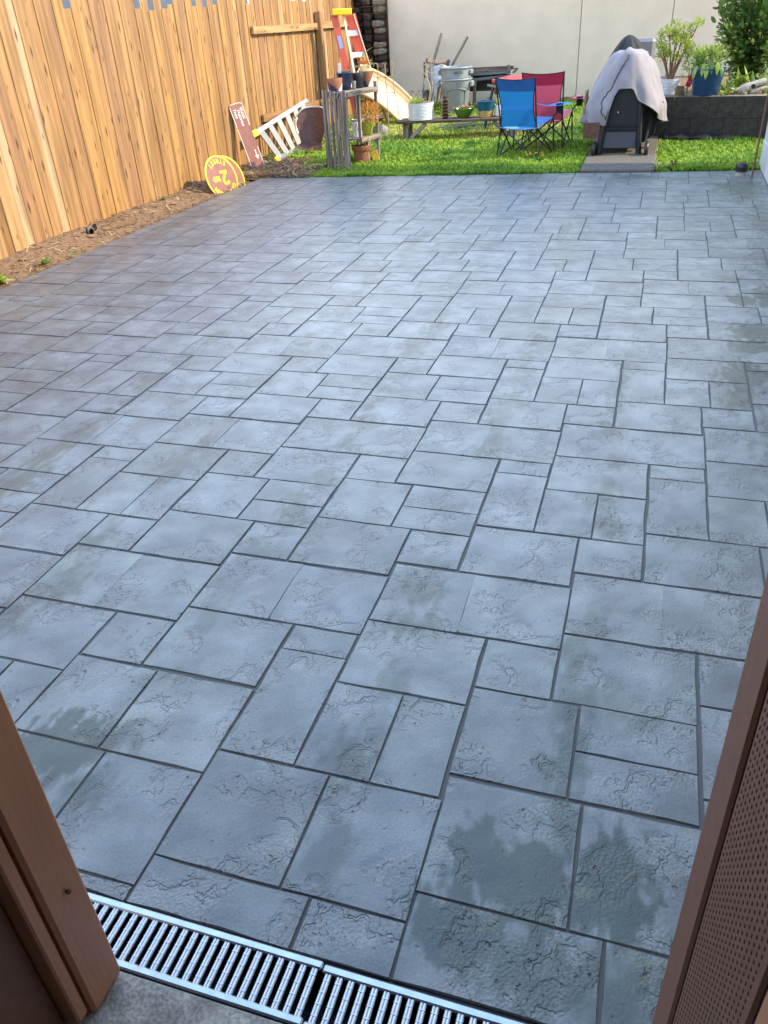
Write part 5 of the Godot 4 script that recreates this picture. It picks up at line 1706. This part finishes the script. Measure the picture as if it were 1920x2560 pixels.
func grill() -> void:
	var t := thing("covered_grill", "black barrel grill under a loose lavender grey cover on the garden path", "grill", Vector3(-0.44, 0.028, -10.62))
	# local: x to the side, +z towards the doorway
	part(t, "leg", tube([Vector3(-0.250, 0.0, 0.05), Vector3(-0.205, 0.45, 0.04)], 0.034, 0.034, 12), M.black_steel)
	part(t, "leg", tube([Vector3(0.215, 0.0, 0.03), Vector3(0.170, 0.62, 0.03)], 0.034, 0.034, 12), M.black_steel)
	part(t, "leg", tube([Vector3(-0.245, 0.03, -0.92), Vector3(-0.205, 0.45, -0.9)], 0.030, 0.030, 12), M.black_steel)
	part(t, "leg", tube([Vector3(0.205, 0.03, -0.92), Vector3(0.165, 0.62, -0.9)], 0.030, 0.030, 12), M.black_steel)
	for s in [-1.0, 1.0]:
		var w := begin()
		add_lathe(w, [Vector2(0.0, -0.018), Vector2(0.055, -0.018), Vector2(0.062, -0.022), Vector2(0.083, -0.020), Vector2(0.090, -0.010), Vector2(0.090, 0.010), Vector2(0.083, 0.020), Vector2(0.062, 0.022), Vector2(0.055, 0.018), Vector2(0.0, 0.018)], 24, Vector3.ZERO, Basis(Vector3(0, 0, 1), PI * 0.5))
		part(t, "wheel", done(w), M.black_plastic, at(s * 0.300, 0.088, 0.06))
	part(t, "axle", tube([Vector3(-0.30, 0.088, -0.06), Vector3(0.30, 0.088, -0.06)], 0.007, 0.007, 8), M.black_steel)
	part(t, "shelf_panel", box(Vector3(0.38, 0.20, 0.02), 0.006), M.slate_steel, at(-0.02, 0.195, 0.012, Basis(Vector3.RIGHT, -0.12)))
	part(t, "bottom_shelf", box(Vector3(0.40, 0.02, 0.9), 0.004), M.slate_steel, at(-0.02, 0.13, -0.46))
	part(t, "barrel", lathe([Vector2(0, -0.46), Vector2(0.26, -0.46), Vector2(0.27, -0.45), Vector2(0.27, 0.45), Vector2(0.26, 0.46), Vector2(0, 0.46)], 32), M.black_steel, at(-0.02, 0.62, -0.45, Basis(Vector3.RIGHT, PI * 0.5)))
	part(t, "front_panel", box(Vector3(0.36, 0.50, 0.03), 0.01), M.black_steel, at(-0.01, 0.535, 0.030))
	part(t, "shelf_bar", bar(Vector3(-0.20, 0.335, 0.045), Vector3(0.17, 0.335, 0.045), 0.035, 0.02), M.black_gap)
	part(t, "bolt", lathe([Vector2(0, 0), Vector2(0.010, 0), Vector2(0.008, 0.006), Vector2(0, 0.008)], 10), M.aluminium, at(-0.06, 0.485, 0.05, Basis(Vector3.RIGHT, PI * 0.5)))
	part(t, "side_box", box(Vector3(0.20, 0.17, 0.42), 0.008), M.brown_metal, at(-0.345, 0.30, -0.14))
	part(t, "side_board", box(Vector3(0.02, 0.26, 0.3), 0.004), M.cedar2, at(-0.475, 0.56, -0.45))
	# hopper at the back, grey
	part(t, "hopper", box(Vector3(0.30, 0.36, 0.34), 0.035), M.hopper, at(0.115, 1.02, -0.55))
	# cover
	var rows := []
	var nt := 26
	var na := 96
	for i in nt + 1:
		var f := float(i) / nt
		var row := []
		for j in na + 1:
			var a := TAU * j / na          # 0 = +x side, pi/2 = towards the doorway
			var front := maxf(0.0, cos(wrapf(a - PI * 0.5 + 0.06, -PI, PI)))
			var arch := exp(-pow(absf(wrapf(a - PI * 0.5 + 0.0, -PI, PI)) / 0.33, 7.0))
			var hem := 0.33 + 0.03 * sin(a * 3.0 + 0.7) - 0.02 * cos(a)
			var right := wrapf(PI * 0.5 - a, -PI, PI)
			if right > 0.0 and right < 1.45:
				hem = maxf(hem, lerpf(0.64, 0.33, smoothstep(0.15, 1.40, right)))
			hem = lerpf(hem, 0.735, arch)
			var s := pow(f, 0.92)
			var y := lerpf(1.105, hem, s)
			var drop := (1.105 - y) / 0.77
			var sh := lerpf(0.30, 1.0, pow(clampf(drop * 1.30, 0, 1), 0.55)) + 0.04 * drop
			var fold := 0.034 * sin(a * 7.0 + 1.3 + drop * 1.5) * drop * drop + 0.026 * sin(a * 13.0 + drop * 3.0) * pow(drop, 1.5) + 0.022 * sin(a * 4.0 + drop * 7.0) * drop + 0.010 * sin(a * 23.0 + drop * 5.0) * drop + 0.016 * (absf(sin(a * 4.5 - drop * 6.0)) - 0.6) + 0.014 * (absf(sin(a * 6.0 + drop * 9.0 + 1.0)) - 0.6) * drop
			var ax := 0.425 + (0.035 * drop if cos(a) < 0 else 0.0)
			var az := 0.60
			var cx := cos(a)
			var cz := sin(a)
			var sq := pow(pow(absf(cx), 2.6) + pow(absf(cz), 2.6), -1.0 / 2.6)
			row.append(Vector3(-0.005 + cx * sq * (ax * sh + fold), y + 0.012 * sin(a * 5.0 + f * 6.0) * (1.0 - f), -0.46 + cz * sq * (az * lerpf(0.62, 1.0, sh) + fold * 0.7)))
		rows.append(row)
	var st := begin()
	add_sheet(st, rows)
	var cap := []
	var under := []
	for k in [1.0, 0.6, 0.25, 0.02]:
		var row := []
		for p in rows[0]:
			row.append(Vector3(p.x * k, p.y + 0.035 * (1.0 - k * k), -0.46 + (p.z + 0.46) * k))
		cap.append(row)
	cap.reverse()
	add_sheet(st, cap)
	part(t, "cover", done(st), M.cover)
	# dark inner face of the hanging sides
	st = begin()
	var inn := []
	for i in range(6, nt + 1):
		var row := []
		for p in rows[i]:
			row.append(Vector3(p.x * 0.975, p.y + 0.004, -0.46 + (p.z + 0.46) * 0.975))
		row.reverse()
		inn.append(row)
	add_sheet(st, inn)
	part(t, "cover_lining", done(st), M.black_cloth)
	part(t, "hem", tube(rows[nt], 0.008, 0.008, 6), M.hopper)
	var seam := []
	for i in range(3, nt):
		var j := int(lerpf(24.0, 33.0, smoothstep(3, 16, i) - 0.35 * smoothstep(18, 26, i)))
		seam.append(rows[i][j] * 1.004 + Vector3(0, 0, 0.005))
	part(t, "piping", tube(curve(seam, 2), 0.0065, 0.0065, 6), M.slate_steel)
	# black peaked hood over the chimney end
	rows = []
	for i in 13:
		var f := i / 12.0
		var row := []
		for j in 49:
			var a := TAU * j / 48
			var r := lerpf(0.015, 0.205, pow(f, 0.75)) * (1.0 + 0.16 * f * sin(a * 5.0 + 0.4) + 0.06 * sin(a * 11.0))
			row.append(Vector3(-0.03 + cos(a) * r * 1.0 + 0.02 * f, lerpf(1.245, 1.03, pow(f, 1.15)) , -0.30 + sin(a) * r * 1.1))
		rows.append(row)
	part(t, "hood", sheet(rows), M.black_cloth)
	rows = []
	for i in 9:
		var row := []
		for j in 13:
			var u := j / 12.0
			row.append(Vector3(lerpf(0.20, 0.43, u) - 0.06 * (i / 8.0) * u, lerpf(0.56, 0.13 + 0.10 * u * u, i / 8.0), -0.10 - 0.12 * u + 0.03 * sin(u * 12.0 + i * 0.4)))
		rows.append(row)
	part(t, "lining_flap", sheet(rows), M.black_cloth)

func ball(rx: float, ry: float, rough: float) -> ArrayMesh:
	var rows := []
	for i in 15:
		var f := PI * i / 14
		var row := []
		for j in 25:
			var a := TAU * (j % 24) / 24
			var k := 1.0 + rough * 0.3 * sin(a * 3.0 + f * 4.0) * sin(f * 3.0)
			row.append(Vector3(cos(a) * sin(f) * rx * k, cos(f) * ry, sin(a) * sin(f) * rx * k))
		rows.append(row)
	return sheet(rows)

# ---------- raised bed ----------
func garden_wall_things() -> void:
	var turn := -0.17
	var B := Basis(Vector3.UP, turn)
	var t := thing("block_wall", "dark stained concrete block retaining wall in front of the planted bed", "retaining wall", Vector3(-0.06, 0.0, -11.76), turn)
	for c in 2:
		var x := -0.20 if c % 2 else 0.0
		while x < 2.3:
			part(t, "block", box(Vector3(0.398, 0.247, 0.20), 0.003, Vector2(x, c)), M.dark_block, at(x + 0.2, 0.180 + c * 0.249, -0.10 + rnd(-0.002, 0.002)))
			x += 0.40
	part(t, "dirt_ledge", terrain(-0.1, 2.3, -0.20, 0.004, 40, 4, func(x, z): return 0.556 + rnd(-0.002, 0.004) - 0.006 * smoothstep(-0.03, 0.0, z)), M.block_cap)
	part(t, "core", box(Vector3(2.6, 0.40, 0.17), 0.0), M.dark_block, at(1.1, 0.25, -0.11))
	structure("bed_soil", terrain(-0.15, 4.0, -15.3, -11.75, 30, 30, func(x, z): return 0.535 + 0.01 * sin(x * 9.0) * sin(z * 7.0) - 0.05 * smoothstep(-11.95 + (x + 0.1) * 0.17, -11.8 + (x + 0.1) * 0.17, z)), M.soil)
	var top := 0.552
	var p := thing("ribbed_pot", "white ribbed pot with a branching jade plant on the block wall", "planter", Vector3(0.03, top - 0.015, -12.12))
	part(p, "body", ribbed(0.135, 0.195, 12), M.white)
	part(p, "soil", soil_disc(0.12), M.potting, at(0, 0.18, 0))
	var st := begin()
	var tips := []
	for b in [[-0.17, 0.66, 0.02], [0.0, 0.78, -0.02], [0.10, 0.74, 0.05], [0.20, 0.70, -0.05], [-0.08, 0.72, 0.06], [0.27, 0.80, 0.0], [-0.20, 0.55, -0.06], [0.05, 0.62, 0.09], [-0.11, 0.45, 0.05], [0.15, 0.50, 0.06]]:
		var e := Vector3(b[0], b[1], b[2])
		var m := Vector3(b[0] * 0.45, 0.18 + (b[1] - 0.18) * 0.5, b[2] * 0.4) + rand_dir() * 0.02
		add_tube(st, curve([Vector3(b[0] * 0.08, 0.17, 0), m, e], 5), 0.014, 0.004, 6)
		tips.append(e)
		for k in 3:
			var q := m.lerp(e, rnd(0.3, 0.9))
			var q2 := q + rand_dir(0.6) * rnd(0.06, 0.11)
			add_tube(st, [q, q2], 0.005, 0.003, 5)
			tips.append(q2)
	part(p, "branches", done(st), M.jade_bark)
	st = begin()
	for q in tips:
		for i in 30:
			var d := rand_dir(0.7)
			add_leaf(st, aim(q + d * rnd(0, 0.06), d, rnd(0, 6), rnd(0.7, 1.2)), 0.042, 0.019, 0.1, 2, 0.3)
	part(p, "foliage", done(st), foliage(0.27, 0.33, 0.045)).set_meta("kind", "stuff")
	p = thing("lime_shrub", "fuzzy yellow green shrub between the ribbed pot and the blue pot", "shrub", Vector3(0.26, top - 0.02, -12.25))
	part(p, "stem", tube([Vector3.ZERO, Vector3(0, 0.30, 0)], 0.010, 0.006, 6), M.bark)
	part(p, "foliage", ball_of_leaves(420, Vector3(0.13, 0.19, 0.12), 0.05, 0.010, 0.8), M.lime_leaf, at(0, 0.36, 0)).set_meta("kind", "stuff")
	p = thing("red_card", "red and white plant card stuck beside the white ribbed pot", "label card", Vector3(0.225, top, -11.95))
	var cb := Basis(Vector3(0, 0, 1), -0.36) * Basis(Vector3.UP, 0.2)
	part(p, "card", box(Vector3(0.066, 0.155, 0.003), 0.001), M.card_red, Transform3D(cb, Vector3(0.055, 0.165, 0)))
	part(p, "stake", box(Vector3(0.010, 0.30, 0.004), 0.001), M.white, Transform3D(cb, Vector3(0.035, 0.13, -0.004)))
	part(p, "print", box(Vector3(0.026, 0.018, 0.0012), 0.0), M.pale_red_cloth, Transform3D(cb, Vector3(0.048, 0.145, 0.0021)))
	st = begin()
	add_lathe(st, [Vector2(0, 0), Vector2(0.062, 0), Vector2(0.058, 0.05), Vector2(0.052, 0.105), Vector2(0.050, 0.112), Vector2(0.036, 0.112), Vector2(0.034, 0.09), Vector2(0, 0.088)], 14)
	p = thing("tree_stump", "little dark log stump with trailing weeds on the block wall", "stump", Vector3(0.165, top, -11.80))
	part(p, "body", done(st), M.bark)
	part(p, "weeds", ball_of_leaves(60, Vector3(0.08, 0.06, 0.05), 0.05, 0.008, -0.4), M.olive_leaf, at(0, 0.03, 0.045)).set_meta("kind", "stuff")

	p = pot("blue_pot", "big blue plastic pot of leafy plants standing on the block wall", Vector3(0.47, top, -11.83), 0.145, 0.205, 0.30, M.blue_pot, 0.004, 0.02)
	part(p, "foliage", ball_of_leaves(520, Vector3(0.20, 0.13, 0.17), 0.065, 0.020, 0.7), M.green_leaf, at(-0.01, 0.38, 0)).set_meta("kind", "stuff")
	part(p, "lime_tips", ball_of_leaves(260, Vector3(0.19, 0.09, 0.16), 0.055, 0.012, 1.4, 0.7), M.lime_leaf, at(-0.02, 0.44, 0)).set_meta("kind", "stuff")
	for q in [[-0.14, 0.33, 0.12, -0.6], [-0.06, 0.36, 0.15, -0.3], [0.02, 0.38, 0.15, 0.2], [0.09, 0.37, 0.16, 0.1], [0.13, 0.34, 0.12, 0.5], [-0.02, 0.33, 0.17, -0.2]]:
		part(p, "leaf", leaf(0.15, 0.052, 0.5, 5, 0.2), M.lime_leaf if q[3] < 0.15 else M.green_leaf, Transform3D(Basis(Vector3.UP, q[3]) * Basis(Vector3.RIGHT, 2.25), Vector3(q[0], q[1], q[2])))
	for q in [[0.05, 0.47, -0.7], [0.11, 0.50, 0.9], [0.0, 0.48, -0.2]]:
		part(p, "strap_leaf", leaf(0.20, 0.035, 0.9, 6, 0.2), M.green_leaf, Transform3D(Basis(Vector3.UP, q[2]) * Basis(Vector3.RIGHT, 0.5), Vector3(q[0], q[1] - 0.08, 0)))

	# animal skull
	p = thing("animal_skull", "bleached animal skull lying on the wall top beside the blue pot", "skull", Vector3(0.97, top, -11.79), 0.12)
	st = begin()
	var sb := Basis(Vector3(0, 0, 1), -PI * 0.5 + 0.32)
	add_lathe(st, [Vector2(0, -0.14), Vector2(0.040, -0.125), Vector2(0.058, -0.08), Vector2(0.062, -0.03), Vector2(0.050, 0.04), Vector2(0.044, 0.11), Vector2(0.042, 0.17), Vector2(0.030, 0.195), Vector2(0, 0.20)], 18, Vector3(0.0, 0.085, 0), sb.scaled_local(Vector3(0.85, 1, 1)))
	add_lathe(st, [Vector2(0, -0.09), Vector2(0.030, -0.05), Vector2(0.030, 0.06), Vector2(0.018, 0.12), Vector2(0, 0.13)], 12, Vector3(0.08, 0.045, 0.02), Basis(Vector3(0, 0, 1), -PI * 0.5 + 0.22))
	part(p, "cranium", done(st), M.bone)
	part(p, "horn", tube(curve([Vector3(-0.10, 0.065, 0.02), Vector3(-0.15, 0.055, 0.03), Vector3(-0.215, 0.07, 0.03)], 5), 0.026, 0.010, 10), M.bone)
	part(p, "jaw", tube(curve([Vector3(-0.07, 0.07, 0.03), Vector3(-0.06, 0.03, 0.04), Vector3(-0.03, 0.008, 0.04)], 5), 0.026, 0.014, 8), M.bone)
	part(p, "eye_socket", lathe([Vector2(0, 0.0), Vector2(0.022, 0.004), Vector2(0.026, 0.0)], 14), M.black_gap, at(0.035, 0.090, 0.0545, Basis(Vector3.RIGHT, PI * 0.5 - 0.1)))
	part(p, "nose_gap", box(Vector3(0.08, 0.010, 0.004), 0.001), M.black_gap, at(0.12, 0.085, 0.044, Basis(Vector3(0, 0, 1), 0.28)))

	# strap leaved clumps behind the skull
	var n := 0
	for q in [[0.72, -12.02, 0.34, "strap leaved clump just beside the big blue pot"], [0.86, -12.15, 0.38, "strap leaved clump rising behind the animal skull"], [1.03, -12.10, 0.36, "strap leaved clump behind the skull nearest the white house wing"], [1.20, -12.02, 0.30, "short strap leaved clump at the wing end of the wall"]]:
		var o := thing("strap_plant", q[3], "plant", Vector3(q[0], top - 0.03, q[1]))
		for i in 12:
			part(o, "leaf", leaf(q[2] * rnd(0.7, 1.05), 0.042, rnd(0.2, 0.8), 6, 0.35), [M.green_leaf, M.green_leaf, M.lime_leaf][(i + n) % 3], Transform3D(Basis(Vector3.UP, i * 2.4 + n) * Basis(Vector3.RIGHT, rnd(0.05, 0.55)), Vector3(rnd(-0.04, 0.04), 0, rnd(-0.03, 0.03))))
		n += 1
	weed("lime_weed", "small yellow green plant at the foot of the blue pot", Vector3(0.69, top, -11.74), 20, 0.11, M.lime_leaf, "weed", 0.4)
	# big shrub
	p = thing("leafy_shrub", "tall dark leafy shrub over the raised bed beside the house wing", "shrub", Vector3(1.10, top - 0.03, -12.65))
	var br := []
	for i in 13:
		var a := i * 2.4
		var e := Vector3(cos(a) * rnd(0.2, 0.55), rnd(0.7, 1.7), sin(a) * rnd(0.15, 0.5))
		if i < 5:
			e = Vector3(-rnd(0.25, 0.55), rnd(0.5, 1.25), rnd(-0.2, 0.35))
		br.append(e)
		part(p, "branch", tube(curve([Vector3(rnd(-0.04, 0.04), 0, rnd(-0.04, 0.04)), Vector3(e.x * 0.3, e.y * 0.5, e.z * 0.3), e], 5), 0.016, 0.004, 6), M.bark)
	var big := [leaf(0.095, 0.050, 0.4, 4, 0.25), leaf(0.11, 0.052, 0.6, 4, 0.2), leaf(0.08, 0.046, 0.2, 4, 0.3)]
	var lm := [M.green_leaf, M.dark_leaf, M.dark_leaf, M.green_leaf]
	var xfs := []
	for i in 3800:
		var e: Vector3 = br[i % 13]
		var q := e * rnd(0.25, 1.08) + rand_dir() * Vector3(0.20, 0.22, 0.20) * rng.randf()
		if q.y < 0.14 and q.x < -0.2:
			continue
		var d := (q - Vector3(0, 0.5, 0)).normalized() + rand_dir() * 0.6 + Vector3(0, -0.35, 0.15)
		xfs.append(aim(q, d, rnd(-0.9, 0.9), rnd(0.65, 1.15)))
	var shown := []
	for x in xfs:
		shown.append([x.origin.z * 1.0 - x.origin.x * 0.8, x])
	shown.sort_custom(func(a, b): return a[0] > b[0])
	var rest := [[], []]
	for i in shown.size():
		if i < 280:
			part(p, "leaf", big[i % 3], lm[(i * 5 + i / 7) % 4], shown[i][1])
		else:
			rest[i % 2].append(shown[i][1])
	scatter(p, "foliage", big[0], M.dark_leaf, rest[0])
	scatter(p, "foliage", big[1], M.green_leaf, rest[1])
	st = begin()
	for i in 26:
		rosette(st, Vector3(rnd(-0.6, -0.05), rnd(0.35, 1.0), rnd(0.1, 0.4)), 0.02, 7)
	part(p, "blossom", done(st), foliage(0.75, 0.55, 0.30)).set_meta("kind", "stuff")

	# black plastic at the foot of the wall
	var rows := []
	for i in 7:
		var row := []
		for j in 29:
			var u := j / 28.0
			row.append(Vector3(lerpf(0.05, 0.82, u), 0.105 + 0.060 * absf(sin(u * 9.0 + i * 0.6)) * (1.0 - absf(i - 3.0) / 4.0), -11.74 + i * 0.045 + u * 0.13 + 0.02 * sin(u * 14.0)))
		rows.append(row)
	tag(part(self, "plastic_sheet", sheet(rows), M.black_plastic), "crumpled black plastic sheet lying along the foot of the block wall", "plastic sheet")

func patio_edge_things() -> void:
	var t := thing("rusty_rod", "thin rusty steel rod leaning on the corner of the white house wing", "rod")
	part(t, "rod", tube([Vector3(0.947, 0.0, -9.41), Vector3(1.045, 1.47, -10.16)], 0.0095, 0.0095, 10), M.rust)
	t = thing("capped_stub", "short pipe stub with a black cap at the far corner of the patio", "pipe stub", Vector3(0.845, 0.0, -9.53))
	part(t, "stub", lathe([Vector2(0, 0), Vector2(0.050, 0), Vector2(0.050, 0.05), Vector2(0, 0.05)], 20), M.concrete)
	part(t, "cap", lathe([Vector2(0.052, 0.035), Vector2(0.058, 0.04), Vector2(0.056, 0.075), Vector2(0.060, 0.082), Vector2(0.056, 0.105), Vector2(0.045, 0.118), Vector2(0, 0.12)], 14), M.black_plastic)
	weed("dry_tuft", "tuft of dry straw coloured grass at the corner of the garden path", Vector3(0.03, 0.0, -9.86), 26, 0.20, M.dry, "dry grass", 0.05)
	tag(part(self, "dead_twigs", ball_of_leaves(24, Vector3(0.06, 0.04, 0.04), 0.06, 0.016, 0.4), M.bark, at(0.19, 0.03, -9.90)), "bit of dead brown plant at the edge of the lawn", "dead plant")
	t = thing("orange_float", "orange float hanging on a line from the eaves of the white wing", "float", Vector3(1.0, 1.02, -9.75))
	part(t, "float", lathe([Vector2(0, -0.10), Vector2(0.025, -0.09), Vector2(0.042, -0.04), Vector2(0.045, 0.02), Vector2(0.030, 0.075), Vector2(0.010, 0.10), Vector2(0, 0.10)], 20), mat(0.85, 0.36, 0.01, 0.35))
	part(t, "line", tube([Vector3(0, 0.10, 0), Vector3(0, 5.57, 0)], 0.002, 0.002, 5), M.black_plastic)
	t = thing("black_hose", "end of a black hose in the grass by the wing corner", "hose")
	part(t, "hose", tube(curve([Vector3(0.90, 0.03, -9.95), Vector3(1.0, 0.04, -9.98), Vector3(1.07, 0.035, -10.16), Vector3(1.2, 0.03, -10.3)], 6), 0.012, 0.012, 8), M.black_plastic)
